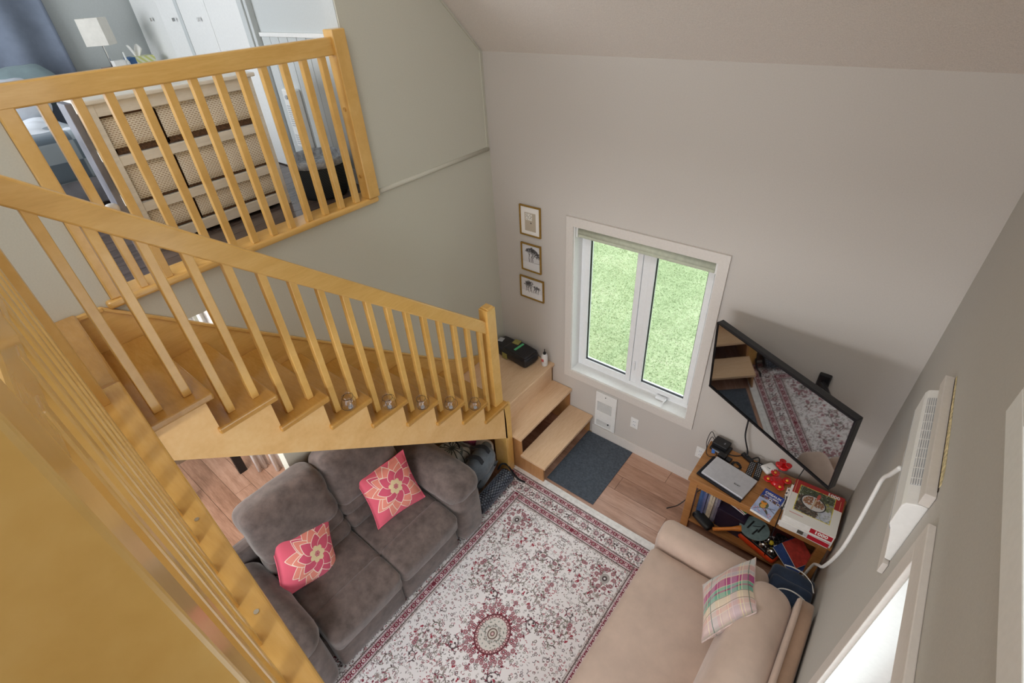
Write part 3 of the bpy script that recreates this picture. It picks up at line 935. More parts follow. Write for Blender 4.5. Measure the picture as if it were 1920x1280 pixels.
def flower_print(seed):
    q = Canvas(1, 1, 384, (230, 100, 122))
    rd = random.Random(seed)
    cx, cy = (0.62, 0.52) if seed == 1 else (0.55, 0.46)
    OUT, CO, PK = (250, 234, 216), (238, 146, 130), (216, 88, 116)
    for ring, (n, ln, wd, ofs, c) in enumerate(((10, 0.50, 0.125, 0.13, CO), (9, 0.38, 0.110, 0.42, CO), (8, 0.28, 0.095, 0.1, PK))):
        for k in range(n):
            a = k * 2 * PI / n + ofs + rd.uniform(-0.08, 0.08)
            l2 = ln * rd.uniform(0.9, 1.08)
            sx, sy = cx + 0.05 * math.cos(a), cy + 0.05 * math.sin(a)
            q.petal(sx, sy, l2 + 0.014, wd + 0.010, a, OUT)
            q.petal(sx + 0.004 * math.cos(a), sy + 0.004 * math.sin(a), l2 - 0.006, wd, a, c if rd.random() > 0.15 else PK)
    for k in range(7):
        a = k * 2 * PI / 7
        q.ell(cx + 0.085 * math.cos(a), cy + 0.085 * math.sin(a), 0.056, 0.046, (236, 214, 170), a)
    q.ell(cx, cy, 0.07, 0.07, (236, 214, 170))
    for k in range(6):
        q.ell(cx + 0.033 * math.cos(k * 1.047), cy + 0.033 * math.sin(k * 1.047), 0.016, 0.016, (190, 60, 96)); q.ell(cx + 0.033 * math.cos(k * 1.047), cy + 0.033 * math.sin(k * 1.047), 0.007, 0.007, (244, 190, 190))
    q.ell(cx, cy, 0.014, 0.014, (190, 60, 96))
    return q.a


def plaid_print():
    n = 320
    yy, xx = np.mgrid[0:n, 0:n] / n
    a = np.zeros((n, n, 3)) + np.array((222, 206, 196))
    def band(v, p, wd, c, al):
        k = (np.abs(v - p) < wd)[..., None] * al
        return a * (1 - k) + np.array(c) * k
    for p, wd, c, al in ((0.10, 0.07, (206, 208, 210), 0.8), (0.24, 0.05, (214, 160, 156), 0.7), (0.33, 0.03, (198, 186, 190), 0.8), (0.45, 0.075, (176, 70, 128), 0.95), (0.60, 0.075, (112, 172, 146), 0.95), (0.59, 0.012, (168, 74, 116), 0.9),
                         (0.74, 0.06, (226, 206, 178), 0.8), (0.84, 0.03, (220, 170, 160), 0.7), (0.93, 0.05, (208, 178, 178), 0.8)):
        a = band(yy, p, wd, c, al)
    for p, wd, c, al in ((0.08, 0.05, (214, 190, 180), 0.35), (0.28, 0.06, (204, 208, 204), 0.4), (0.48, 0.05, (226, 210, 190), 0.35), (0.68, 0.06, (196, 176, 190), 0.4), (0.88, 0.05, (220, 200, 186), 0.35)):
        a = band(xx, p, wd, c, al)
    for p, c in ((0.16, (238, 224, 190)), (0.24, (96, 120, 106)), (0.40, (238, 228, 200)), (0.56, (236, 214, 186)), (0.64, (226, 200, 200)), (0.78, (240, 224, 176)), (0.83, (236, 222, 190)), (0.93, (110, 132, 118))):
        a = band(xx, p, 0.006, c, 0.9)
    for p, c in ((0.17, (232, 210, 190)), (0.38, (236, 210, 170)), (0.52, (232, 220, 190)), (0.68, (112, 124, 112)), (0.79, (150, 120, 110))):
        a = band(yy, p, 0.005, c, 0.8)
    return a

# ================================================================== FLOOR COVERINGS
M['rug'] = painted('rug_print', rug_print(), 0.95, sheen=0.2, bump=0.4)
M['rug_edge'] = fabric('rug_fringe', (238, 237, 236), 0.05, 30)
rx0, ry1 = 0.655, -0.765
rug = thing('rug', 'cream patterned rug with dark red borders and round centre medallion', 'rug', (1.465, -1.97, 0))
rb = MB().grid(lambda u, v: (rx0 + 0.004 + u * (RW - 0.008), ry1 - 0.03 - v * (RL - 0.06), 0.0125), 40, 60)
rb.build('pile', M['rug'], rug, uvfn=lambda p: ((p.x - rx0) / RW, 1 - (ry1 - p.y) / RL))
MB().box((rx0, ry1 - RL, 0.0005), (rx0 + RW, ry1, 0.0115)).build('backing', M['rug_edge'], rug, bevel=0.003)
fr = MB()
fr.grid(lambda u, v: (rx0 + u * RW, ry1 - 0.034 + v * 0.062, 0.0135 - 0.004 * v + 0.004 * math.sin(u * 9)), 60, 3)
fr.build('white_end_band', M['rug_edge'], rug)['label'] = 'plain white end band of the rug'

dm = MB().box((1.008, -0.705, 0.0004), (1.474, -0.017, 0.008)).build('doormat', M['mat'], bevel=0.003)
tag(dm, 'flat charcoal grey mat on the floor in front of the oak steps', 'mat')

# ================================================================== LOVESEAT
lv = thing('loveseat', 'brown suede reclining loveseat with two seats under the staircase', 'sofa', (0.45, -2.18, 0))
su = M['suede']
MB().box((0.12, -2.98, 0.03), (0.74, -1.38, 0.26)).build('base', su, lv, bevel=0.02)
MB().box((0.02, -2.95, 0.10), (0.12, -1.42, 0.72)).build('back_shell', su, lv, bevel=0.03)
for k, (ya, sg) in enumerate(((-1.495, 1), (-2.865, -1))):
    a_ = MB().soft((0.50, ya, 0.285), (0.385, 0.125, 0.26), 0.07, 8, (0.02, 0.015, 0)).build('arm', su, lv, smooth=True, weld=0.0005)
    MB().soft((0.49, ya + 0.005 * sg, 0.545), (0.385, 0.152, 0.105), 0.10, 12, (0.015, 0.01, 0.035), wrinkle=0.003, seed=k + 3).build('arm_pad', su, lv, smooth=True, weld=0.0005)
for k, ya in enumerate((-1.905, -2.445)):
    ry = Matrix.Rotation(math.radians(-14), 3, 'Y')
    MB().soft((0.44, ya, 0.365), (0.26, 0.269, 0.10), 0.04, 14, (0, 0, 0.016), wrinkle=0.003, seed=k).build('seat_cushion', su, lv, smooth=True, weld=0.0005)
    MB().soft((0.775, ya, 0.372), (0.122, 0.269, 0.092), 0.045, 14, (0.012, 0, 0.010), rot=Matrix.Rotation(math.radians(8), 3, 'Y'), wrinkle=0.002, seed=k + 9).build('seat_front', su, lv, smooth=True, weld=0.0005)
    MB().soft((0.785, ya, 0.165), (0.060, 0.268, 0.150), 0.03, 10, (0.015, 0, 0)).build('footrest_panel', su, lv, smooth=True, weld=0.0005)
    MB().soft((0.185, ya, 0.825), (0.13, 0.271, 0.215), 0.075, 16, (0.035, 0, 0.012), rot=ry, wrinkle=0.004, seed=k + 20).build('back_cushion', su, lv, smooth=True, weld=0.0005)
    MB().soft((0.245, ya, 0.605), (0.10, 0.270, 0.080), 0.055, 12, (0.012, 0, 0), rot=ry, wrinkle=0.003, seed=k + 30).build('lumbar_roll', su, lv, smooth=True, weld=0.0005)
    MB().soft((0.30, ya, 0.50), (0.09, 0.270, 0.07), 0.05, 12, (0.01, 0, 0), rot=ry, wrinkle=0.003, seed=k + 40).build('lumbar_roll', su, lv, smooth=True, weld=0.0005)


def pillow(nm, corners, th, m, pinch=0.05, n=22, pipe=None, pm=None, nsign=1):
    """stuffed cushion from its four corners (top-left, top-right, bottom-right, bottom-left as seen from its face)"""
    A, B, C_, D = [Vector(c) for c in corners]
    nm3 = ((B - A).cross(A - D)).normalized() * nsign
    def side(sg):
        def f(u, v):
            pu = u + pinch * math.sin(2 * PI * u) * 0 ; 
            e = 4 * u * (1 - u); g = 4 * v * (1 - v)
            inx = pinch * (1 - abs(2 * v - 1) ** 2) * (2 * u - 1) * abs(2 * u - 1)
            iny = pinch * (1 - abs(2 * u - 1) ** 2) * (2 * v - 1) * abs(2 * v - 1)
            uu, vv = u - inx, v - iny
            p = A * (1 - uu) * (1 - vv) + B * uu * (1 - vv) + C_ * uu * vv + D * (1 - uu) * vv
            t = th * (e ** 0.55) * (g ** 0.55) * (0.93 + 0.07 * math.sin(u * 11 + v * 7))
            return p + nm3 * (t * sg + 0.004 * sg)
        return f
    b = MB()
    b.grid(side(1), n, n); b.grid(side(-1), n, n)
    K = (n + 1) ** 2
    edge = [i for i in range(n + 1)] + [j * (n + 1) + n for j in range(1, n + 1)] + [n * (n + 1) + i for i in range(n - 1, -1, -1)] + [j * (n + 1) for j in range(n - 1, 0, -1)]
    b.f += [(edge[i], edge[(i + 1) % len(edge)], K + edge[(i + 1) % len(edge)], K + edge[i]) for i in range(len(edge))]
    root = thing(nm, None, None, tuple((A + B + C_ + D) / 4))
    off = root.location.copy()
    me = bpy.data.meshes.new('cover')
    me.from_pydata([tuple(Vector(p) - off) for p in b.v], [], b.f)
    ul = me.uv_layers.new(name='UVMap')
    for lp in me.loops:
        i = lp.vertex_index % K
        ul.data[lp.index].uv = ((i % (n + 1)) / n, 1 - (i // (n + 1)) / n)
    me.polygons.foreach_set('use_smooth', [True] * len(me.polygons))
    me.materials.append(m); me.update()
    o = bpy.data.objects.new('cover', me); COL.objects.link(o); o.parent = root
    f0 = side(0)
    loop = [f0(i / n, 0) for i in range(n)] + [f0(1, i / n) for i in range(n)] + [f0(1 - i / n, 1) for i in range(n)] + [f0(0, 1 - i / n) for i in range(n)]
    MB().tube(loop, 0.0045, 6, closed=True).build('piping', pm or m, root, smooth=True)
    return root

def rect_pts(c, r, u, s, t=None):
    c, r, u = Vector(c), Vector(r).normalized(), Vector(u).normalized()
    t = t or s
    return [c - r * s / 2 + u * t / 2, c + r * s / 2 + u * t / 2, c + r * s / 2 - u * t / 2, c - r * s / 2 - u * t / 2]

M['pink'] = fabric('pink_piping', (226, 98, 120), 0.06, 20)
p1_ = pillow('pillow', rect_pts((0.395, -2.515, 0.625), (0.058, 0.931, -0.359), (-0.492, 0.34, 0.801), 0.40), 0.075, painted('pink_flower_print_left', flower_print(1), 0.9, sheen=0.2), 0.05, pm=M['pink'])
tag(p1_, 'pink cushion with coral flower on the nearer seat of the brown loveseat', 'cushion', 'flower cushions on the loveseat')
p2_ = pillow('pillow', rect_pts((0.455, -1.847, 0.635), (0.144, 0.988, -0.055), (-0.562, 0.127, 0.817), 0.40), 0.075, painted('pink_flower_print_right', flower_print(2), 0.9, sheen=0.2), 0.05, pm=M['pink'])
tag(p2_, 'pink cushion with coral flower beside the loveseat arm nearest the oak steps', 'cushion', 'flower cushions on the loveseat')

# ================================================================== BEIGE FUTON along the right wall
fu = thing('sofa_bed', 'beige microfibre sofa bed along the right wall', 'sofa', (2.55, -1.9, 0))
be = M['beige']
MB().box((2.14, -2.9, 0.03), (2.96, -0.85, 0.20)).build('base', M['beige_dark'], fu, bevel=0.02)
MB().soft((2.43, -1.94, 0.31), (0.335, 0.955, 0.115), 0.055, 16, (0.0, 0, 0.015), wrinkle=0.002, seed=4).build('seat_mattress', be, fu, smooth=True, weld=0.0005)
MB().soft((2.44, -0.875, 0.35), (0.35, 0.105, 0.165), 0.075, 14, (0.0, 0.0, 0.01), wrinkle=0.002, seed=5).build('arm', be, fu, smooth=True, weld=0.0005)
ry = Matrix.Rotation(math.radians(-9), 3, 'Y')
MB().soft((2.79, -1.96, 0.56), (0.125, 0.955, 0.22), 0.11, 16, (0.02, 0, 0.01), rot=Matrix.Rotation(math.radians(9), 3, 'Y'), wrinkle=0.002, seed=6).build('back_cushion', be, fu, smooth=True, weld=0.0005)
MB().soft((2.938, -1.965, 0.738), (0.014, 0.95, 0.018), 0.013, 10, rot=Matrix.Rotation(math.radians(20), 3, 'Y')).build('back_band', be, fu, smooth=True, weld=0.0005)
MB().soft((2.972, -1.955, 0.42), (0.052, 0.965, 0.31), 0.03, 8).build('back_frame', M['beige_dark'], fu, smooth=True, weld=0.0005)
pc = [(2.478, -1.13, 0.53), (2.672, -0.86, 0.66), (2.772, -1.265, 0.80), (2.600, -1.50, 0.64)]
p3_ = pillow('pillow', pc, 0.085, painted('plaid_print', plaid_print(), 0.9, sheen=0.2), 0.03, pm=fabric('plaid_piping', (206, 184, 178), 0.1, 30))
tag(p3_, 'pastel plaid cushion leaning on the back of the beige sofa bed', 'cushion')
# ================================================================== TELEVISION
ty, tt, tr_ = -0.504, 0.098, 0.011
rx_ = Vector((math.cos(ty), math.sin(ty), 0)); nn = Vector((math.sin(ty), -math.cos(ty), 0))
up_ = Vector((0, 0, 1)) * math.cos(tt) + nn * math.sin(tt)
r2_ = rx_ * math.cos(tr_) + up_ * math.sin(tr_); u2_ = -rx_ * math.sin(tr_) + up_ * math.cos(tr_); n2_ = r2_.cross(u2_)
TR = Matrix((r2_, -n2_, u2_)).transposed()
TC = Vector((2.424, -0.416, 1.482))
def tvp(x, y, z): return TC + TR @ Vector((x, y, z))
tv = thing('television', 'flat black television on a wall arm, its screen reflecting the rug', 'television', tuple(TC))
MB().obox(tvp(0, 0.022, 0), (0.48, 0.02, 0.276), rot=TR).build('housing', M['black'], tv, bevel=0.004)
MB().obox(tvp(0.0, 0.055, -0.03), (0.25, 0.018, 0.16), rot=TR).build('rear_cover', M['black'], tv, bevel=0.006)
bz = MB()
for c_, h_ in (((0, -0.002, 0.271), (0.48, 0.006, 0.004)), ((0, -0.002, -0.270), (0.48, 0.006, 0.007)), ((-0.475, -0.002, 0), (0.004, 0.006, 0.276)), ((0.475, -0.002, 0), (0.004, 0.006, 0.276))):
    bz.obox(tvp(*c_), h_, rot=TR)
bz.build('bezel', M['dark_metal'], tv)
ks = NT('glossy_screen'); ks.b.inputs['Base Color'].default_value = (0.006, 0.006, 0.008, 1); ks.b.inputs['Roughness'].default_value = 0.03; ks.b.inputs['IOR'].default_value = 4.0
tx = ks.n('ShaderNodeTexNoise', i_Scale=3.0); ks.l(ks.coords('Object'), tx.inputs['Vector']); ks.l(ks.ramp(tx.outputs['Fac'], [(0.3, (6, 6, 8)), (0.7, (9, 9, 11))]), ks.b.inputs['Base Color'])
MB().obox(tvp(0, 0.0, 0), (0.472, 0.002, 0.266), rot=TR).build('screen', ks.m, tv)
ar = MB()
ar.box((2.595, -0.03, 1.32), (2.665, -0.002, 1.50))
arm_o = ar.build('wall_plate', M['black'], tv, bevel=0.008)
e1 = tvp(0.0, 0.07, 0.0)
MB().tube([(2.63, -0.03, 1.44), (2.70, -0.16, 1.44), tuple(e1)], 0.016, 8).tube([(2.63, -0.03, 1.37), (2.70, -0.16, 1.37), tuple(e1 - Vector((0, 0, 0.07)))], 0.016, 8).build('swing_arm', M['black'], arm_o)
MB().tube(bez([tuple(tvp(-0.2, 0.03, -0.26)), (2.30, -0.07, 0.98), (2.315, -0.06, 0.80), (2.36, -0.055, 0.66), (2.37, -0.07, 0.617)], 8), 0.006, 6).build('power_cable', M['black'], tv, smooth=True)

# ================================================================== CONSOLE TABLE
CT = 0.60
co = thing('console_table', 'pine console table with a lower shelf below the television', 'table', (2.56, -0.26, 0))
for i in range(3):
    MB().box((2.10, -0.478 + 0.1425 * i, CT - 0.036), (3.022, -0.478 + 0.1425 * (i + 1) - 0.002, CT)).build('top_plank', M['console'], co, bevel=0.003)
for x in (2.115, 2.952):
    for y in (-0.468, -0.112):
        MB().box((x, y, 0), (x + 0.055, y + 0.055, CT - 0.036)).build('leg', M['console'], co, bevel=0.003)
MB().box((2.17, -0.462, CT - 0.085), (2.952, -0.442, CT - 0.036)).build('apron', M['console'], co)
for i in range(3):
    MB().box((2.12, -0.46 + 0.133 * i, 0.115), (3.005, -0.46 + 0.133 * (i + 1) - 0.003, 0.14)).build('shelf_plank', M['console'], co, bevel=0.002)
SH = 0.14

# laptops
lr_ = -0.175
l2 = thing('laptop', 'dark grey closed laptop underneath the silver one on the console', 'laptop', (2.318, -0.342, CT))
MB().obox((2.318, -0.342, CT + 0.009), (0.168, 0.112, 0.009), lr_).build('case', M['dark_metal'], l2, bevel=0.004)
l1 = thing('laptop', 'silver closed laptop lying on top of the dark one on the console', 'laptop', (2.332, -0.336, CT + 0.018))
MB().obox((2.332, -0.336, CT + 0.027), (0.155, 0.104, 0.0085), lr_).build('lid', M['silver'], l1, bevel=0.004)
text_mesh('acer', 0.026, M['dark_metal'], 'lettering', l1, (2.40, -0.375, CT + 0.0358), (0, 0, lr_ + 0.02), 0.0002)

# bird guide
def book_canvas():
    q = Canvas(0.132, 0.225, 1700, (170, 186, 220))
    q.rect(0, 0, 0.132, 0.088, (38, 66, 148))
    for i, c in enumerate(((120, 100, 90), (150, 90, 60), (220, 220, 226), (130, 96, 70), (196, 190, 190))):
        q.rect(0.006 + 0.025 * i, 0.066, 0.027 + 0.025 * i, 0.088, c); q.ell(0.017 + 0.025 * i, 0.078, 0.007, 0.005, (60, 50, 46), 0.4)
    r = random.Random(2)
    for _ in range(60): q.ell(r.uniform(0, 0.132), r.uniform(0.095, 0.225), r.uniform(0.008, 0.03), r.uniform(0.005, 0.02), r.choice(((182, 196, 226), (160, 176, 212), (196, 200, 226), (150, 160, 196))), r.uniform(0, 3), 0.4)
    for p in (((0.01, 0.21), (0.05, 0.165), (0.12, 0.13)), ((0.05, 0.165), (0.10, 0.20)), ((0.09, 0.145), (0.128, 0.16))): q.line(p, 0.004, (86, 82, 96))
    q.ell(0.052, 0.142, 0.026, 0.034, (92, 98, 74), 0.35); q.ell(0.045, 0.122, 0.019, 0.018, (226, 140, 44)); q.ell(0.05, 0.150, 0.016, 0.02, (210, 160, 80), 0.3)
    q.ell(0.043, 0.112, 0.013, 0.008, (112, 108, 80)); q.ell(0.039, 0.117, 0.003, 0.003, (20, 20, 20)); q.petal(0.072, 0.165, 0.05, 0.007, 0.9, (84, 84, 70)); q.petal(0.03, 0.12, -0.01, 0.002, 0, (30, 30, 30))
    for _ in range(12): q.ell(r.uniform(0.01, 0.12), r.uniform(0.165, 0.215), 0.005, 0.004, (206, 130, 150))
    return q.a
def flat_uv(c, rz, wd, hg):
    R_ = Matrix.Rotation(-rz, 3, 'Z'); c = Vector(c)
    def f(p):
        q = R_ @ (p - c); return (q.x / wd + 0.5, q.y / hg + 0.5)
    return f
bc, br = (2.613, -0.398), -0.135
bk = thing('book', 'bird guide with a blue cover lying flat on the console', 'book', (bc[0], bc[1], CT))
MB().obox((bc[0], bc[1], CT + 0.011), (0.064, 0.110, 0.0095), br).build('pages', M['paper'], bk)
MB().obox((bc[0], bc[1], CT + 0.0218), (0.066, 0.1125, 0.0013), br).build('cover', painted('bird_cover', book_canvas(), 0.35), bk, uvfn=flat_uv((bc[0], bc[1], CT), br, 0.132, 0.225))
MB().obox((bc[0], bc[1], CT + 0.0013), (0.066, 0.1125, 0.0013), br).build('back_cover', M['paper'], bk)
Rb = Matrix.Rotation(br, 3, 'Z')
def onb(x, y): 
    v_ = Rb @ Vector((x, y, 0)); return (bc[0] + v_.x, bc[1] + v_.y, CT + 0.0233)
text_mesh('OISEAUX', 0.027, M['paper'], 'lettering', bk, onb(0.0, 0.083), (0, 0, br), 0.0003, 0.95, 0.0006)
text_mesh('DU QUÉBEC', 0.017, M['paper'], 'lettering', bk, onb(0.0, 0.058), (0, 0, br), 0.0003, 1.0, 0.0004)

# puzzle boxes
def puzzle_canvas():
    q = Canvas(0.29, 0.34, 1100, (232, 230, 224))
    q.rect(0, 0, 0.29, 0.125, (172, 40, 40)); q.rect(0.0, 0.125, 0.29, 0.34, (232, 230, 224))
    q.rect(0.010, 0, 0.012, 0.125, (236, 210, 150)); q.rect(0.272, 0.0, 0.274, 0.125, (236, 210, 150)); q.rect(0.21, 0.0, 0.29, 0.04, (172, 40, 40))
    q.rect(0.035, 0.035, 0.245, 0.265, (226, 206, 60)); q.rect(0.039, 0.039, 0.241, 0.261, (150, 156, 140))
    r = random.Random(5)
    for _ in range(900):
        x, y = r.uniform(0.043, 0.237), r.uniform(0.043, 0.257)
        c = r.choice(((52, 60, 44), (70, 80, 56), (96, 100, 74))) if y < 0.11 else (r.choice(((168, 160, 90), (120, 130, 96), (150, 150, 150))) if x > 0.18 and y < 0.17 else (r.choice(((190, 194, 206), (204, 206, 214), (176, 182, 196))) if x > 0.17 else r.choice(((70, 62, 54), (90, 84, 74), (48, 50, 46), (110, 80, 70)))))
        q.ell(x, y, r.uniform(0.004, 0.010), r.uniform(0.003, 0.008), c, r.uniform(0, 3), 0.8)
    q.ell(0.132, 0.15, 0.074, 0.063, (48, 46, 48), 0.25); q.ell(0.132, 0.151, 0.067, 0.056, (206, 204, 202), 0.25)
    for _ in range(300):
        a, d = r.uniform(0, 6.28), math.sqrt(r.random())
        x, y = 0.132 + 0.058 * d * math.cos(a), 0.148 + 0.046 * d * math.sin(a)
        if y < 0.172 and abs(x - 0.13) > 0.006: q.ell(x, y, 0.005, 0.004, r.choice(((150, 96, 66), (172, 112, 78), (128, 80, 56), (146, 120, 92))), r.uniform(0, 3), 0.8)
    q.line(((0.150, 0.075), (0.128, 0.2)), 0.009, (196, 170, 140)); q.petal(0.155, 0.055, 0.06, 0.010, 1.7, (196, 84, 72))
    q.rect(0.02, 0.29, 0.10, 0.296, (206, 150, 150))
    return q.a
def side_canvas():
    q = Canvas(0.29, 0.05, 1100, (230, 228, 226))
    r = random.Random(6)
    for _ in range(45): q.line(((r.uniform(0, 0.2), r.uniform(0, 0.05)), (r.uniform(0, 0.29), r.uniform(0, 0.05))), 0.0012, (150, 150, 156), 0.5)
    q.rect(0.08, 0.008, 0.14, 0.04, (90, 84, 76)); q.ell(0.04, 0.02, 0.013, 0.012, (150, 96, 80)); q.ell(0.04, 0.02, 0.006, 0.006, (240, 220, 200))
    q.rect(0.165, 0.006, 0.29, 0.044, (190, 32, 50))
    return q.a
pc_, pr = (2.858, -0.325), 0.035
bx2 = thing('puzzle_box', 'white and grey puzzle box underneath the red one on the console', 'box', (pc_[0], pc_[1], CT))
MB().obox((pc_[0] - 0.006, pc_[1] - 0.004, CT + 0.027), (0.146, 0.170, 0.027), pr + 0.03).build('tray', M['paper'], bx2, bevel=0.002)
def side_uv(p): return ((p.x - (pc_[0] - 0.145)) / 0.29, (p.z - CT - 0.003) / 0.05)
MB().obox((pc_[0] - 0.006, pc_[1] - 0.004 - 0.1715, CT + 0.027), (0.145, 0.001, 0.024), pr * 0).build('printed_side', painted('puzzle_side', side_canvas() * 0.98, 0.5), bx2, uvfn=side_uv)
bx1 = thing('puzzle_box', 'white and red puzzle box with round garden picture, topmost on the console', 'box', (pc_[0], pc_[1], CT + 0.056))
MB().obox((pc_[0], pc_[1], CT + 0.056 + 0.028), (0.144, 0.168, 0.027), pr).build('lid_sides', M['paper'], bx1, bevel=0.002)
MB().obox((pc_[0], pc_[1], CT + 0.1125), (0.145, 0.170, 0.0012), pr).build('printed_lid', painted('puzzle_lid', puzzle_canvas(), 0.4), bx1, uvfn=flat_uv((pc_[0], pc_[1], 0), pr, 0.29, 0.34))
M['red_print'] = plain('red_print', (186, 34, 48), 0.5)
Rp = Matrix.Rotation(pr, 3, 'Z')
def onp(x, y, z):
    v_ = Rp @ Vector((x, y, 0)); return (pc_[0] + v_.x, pc_[1] + v_.y, z)
MB().obox(onp(0.075, -0.1695, CT + 0.083), (0.062, 0.001, 0.020), pr).build('red_label', M['red_print'], bx1)
text_mesh('1000', 0.038, M['paper'], 'lettering', bx1, onp(0.075, -0.1708, CT + 0.083), (PI / 2, 0, pr), 0.0003, 1.0, 0.0016)
text_mesh('1000', 0.036, M['paper'], 'lettering', bx1, onp(0.082, 0.146, CT + 0.1140), (0, 0, pr), 0.0003, 1.0, 0.0016)
# spotted notebook partly under the puzzle boxes at the back
nb = thing('notebook', 'black and white patterned notebook beside the puzzle boxes', 'book', (2.705, -0.25, CT))
def spot_canvas():
    q = Canvas(0.1, 0.2, 900, (236, 234, 230)); r = random.Random(8)
    for _ in range(46): q.ell(r.uniform(0, 0.1), r.uniform(0, 0.2), r.uniform(0.004, 0.011), r.uniform(0.003, 0.008), (34, 36, 44), r.uniform(0, 3))
    return q.a
MB().obox((2.700, -0.27, CT + 0.006), (0.018, 0.10, 0.006), 0.03).build('cover', painted('spotted_cover', spot_canvas(), 0.5), nb, uvfn=flat_uv((2.70, -0.27, 0), 0.03, 0.05, 0.2))

# router and its cables
ro = thing('router', 'black box shaped router at the back left of the console', 'router', (2.19, -0.09, CT))
MB().obox((2.19, -0.095, CT + 0.012), (0.066, 0.050, 0.012), -0.12).build('lower_case', M['black'], ro, bevel=0.003)
MB().obox((2.182, -0.075, CT + 0.040), (0.056, 0.042, 0.016), -0.12).build('upper_case', M['black'], ro, bevel=0.004)
MB().obox((2.19, -0.1465, CT + 0.012), (0.05, 0.0015, 0.006), -0.12).build('label', M['silver'], ro)
text_mesh('Z', 0.02, M['silver'], 'emblem', ro, (2.205, -0.08, CT + 0.0565), (0, 0, -0.12), 0.0002)
pa = thing('power_adapter', 'black power adapter with coiled cord behind the laptops', 'adapter', (2.235, -0.175, CT))
MB().obox((2.225, -0.165, CT + 0.016), (0.030, 0.022, 0.016), -0.2).build('brick', M['black'], pa, bevel=0.004)
MB().obox((2.275, -0.175, CT + 0.014), (0.018, 0.020, 0.014), -0.2).build('plug', M['black'], pa, bevel=0.004)
coil = []
for i in range(60):
    a_ = i * 0.42
    coil.append((2.335 + (0.03 + 0.008 * math.sin(i * 0.7)) * math.cos(a_), -0.19 + (0.026 + 0.008 * math.cos(i * 0.9)) * math.sin(a_), CT + 0.005 + 0.010 * abs(math.sin(i * 0.35))))
MB().tube(coil, 0.0032, 5).build('coiled_cord', M['black'], pa, smooth=True)
M['yellow_plug'] = plain('yellow_plug', (214, 206, 60), 0.4)
MB().tube([(2.385, -0.235, CT + 0.006), (2.390, -0.262, CT + 0.006)], 0.005, 8).build('yellow_plug', M['yellow_plug'], pa)
uc = thing('usb_cable', 'thin black cable with a bright blue plug by the router', 'cable', (2.15, -0.17, CT))
MB().tube(bez([(2.15, -0.09, CT + 0.02), (2.105, -0.07, CT + 0.06), (2.10, -0.13, CT + 0.03), (2.115, -0.19, CT + 0.006), (2.15, -0.215, CT + 0.006), (2.185, -0.18, CT + 0.006), (2.165, -0.135, CT + 0.006)], 8), 0.0028, 5).tube(bez([(2.14, -0.06, CT + 0.03), (2.085, -0.03, CT + 0.07), (2.085, -0.12, CT + 0.05), (2.105, -0.16, CT + 0.01)], 8), 0.0028, 5).build('wire', M['black'], uc, smooth=True)
M['blue_plug'] = plain('blue_plug', (70, 128, 214), 0.4)
MB().obox((2.152, -0.150, CT + 0.008), (0.011, 0.020, 0.007), 0.35).build('plug', M['blue_plug'], uc, bevel=0.003)
ps = thing('power_strip', 'black plug bundle at the wall end of the console', 'plug', (2.39, -0.085, CT))
MB().obox((2.375, -0.075, CT + 0.013), (0.045, 0.016, 0.013), -0.45).build('block', M['black'], ps, bevel=0.004)
MB().tube(bez([(2.40, -0.08, CT + 0.02), (2.44, -0.045, CT + 0.03), (2.455, -0.075, CT + 0.02), (2.42, -0.10, CT + 0.008)], 8), 0.005, 6).tube(bez([(2.34, -0.07, CT + 0.01), (2.30, -0.10, CT + 0.006), (2.25, -0.115, CT + 0.006)], 8), 0.004, 6).build('cord', M['black'], ps, smooth=True)

# remotes
def remote(x, y, rz, label):
    r = thing('remote_control', label, 'remote', (x, y, CT)); r.rotation_euler.z = 0
    MB().obox((x, y, CT + 0.009), (0.021, 0.082, 0.009), rz).build('body', M['black'], r, bevel=0.004)
    Rr = Matrix.Rotation(rz, 3, 'Z'); b = MB()
    for i in range(3):
        for j in range(8):
            q = Rr @ Vector((-0.012 + 0.012 * i, -0.055 + 0.0165 * j, 0)); b.obox((x + q.x, y + q.y, CT + 0.0188), (0.0028, 0.0022, 0.0012), rz)
    o = b.build('buttons', M['silver'], r); o['kind'] = 'stuff'
remote(2.428, -0.165, 0.05, 'black remote control, the one nearer the laptops')
remote(2.477, -0.150, 0.10, 'black remote control, the one beside the round white puck')
wp = thing('motion_sensor', 'round white plastic puck between the remotes and the red feeder', 'sensor', (2.532, -0.085, CT))
MB().soft((2.532, -0.085, CT + 0.016), (0.040, 0.050, 0.016), 0.016, 10, (0, 0, 0.004), rot=Matrix.Rotation(-0.6, 3, 'Z')).build('shell', M['white'], wp, smooth=True, weld=0.0004)
MB().obox((2.528, -0.10, CT + 0.0345), (0.010, 0.004, 0.001), -0.3).build('slot', M['black'], wp)

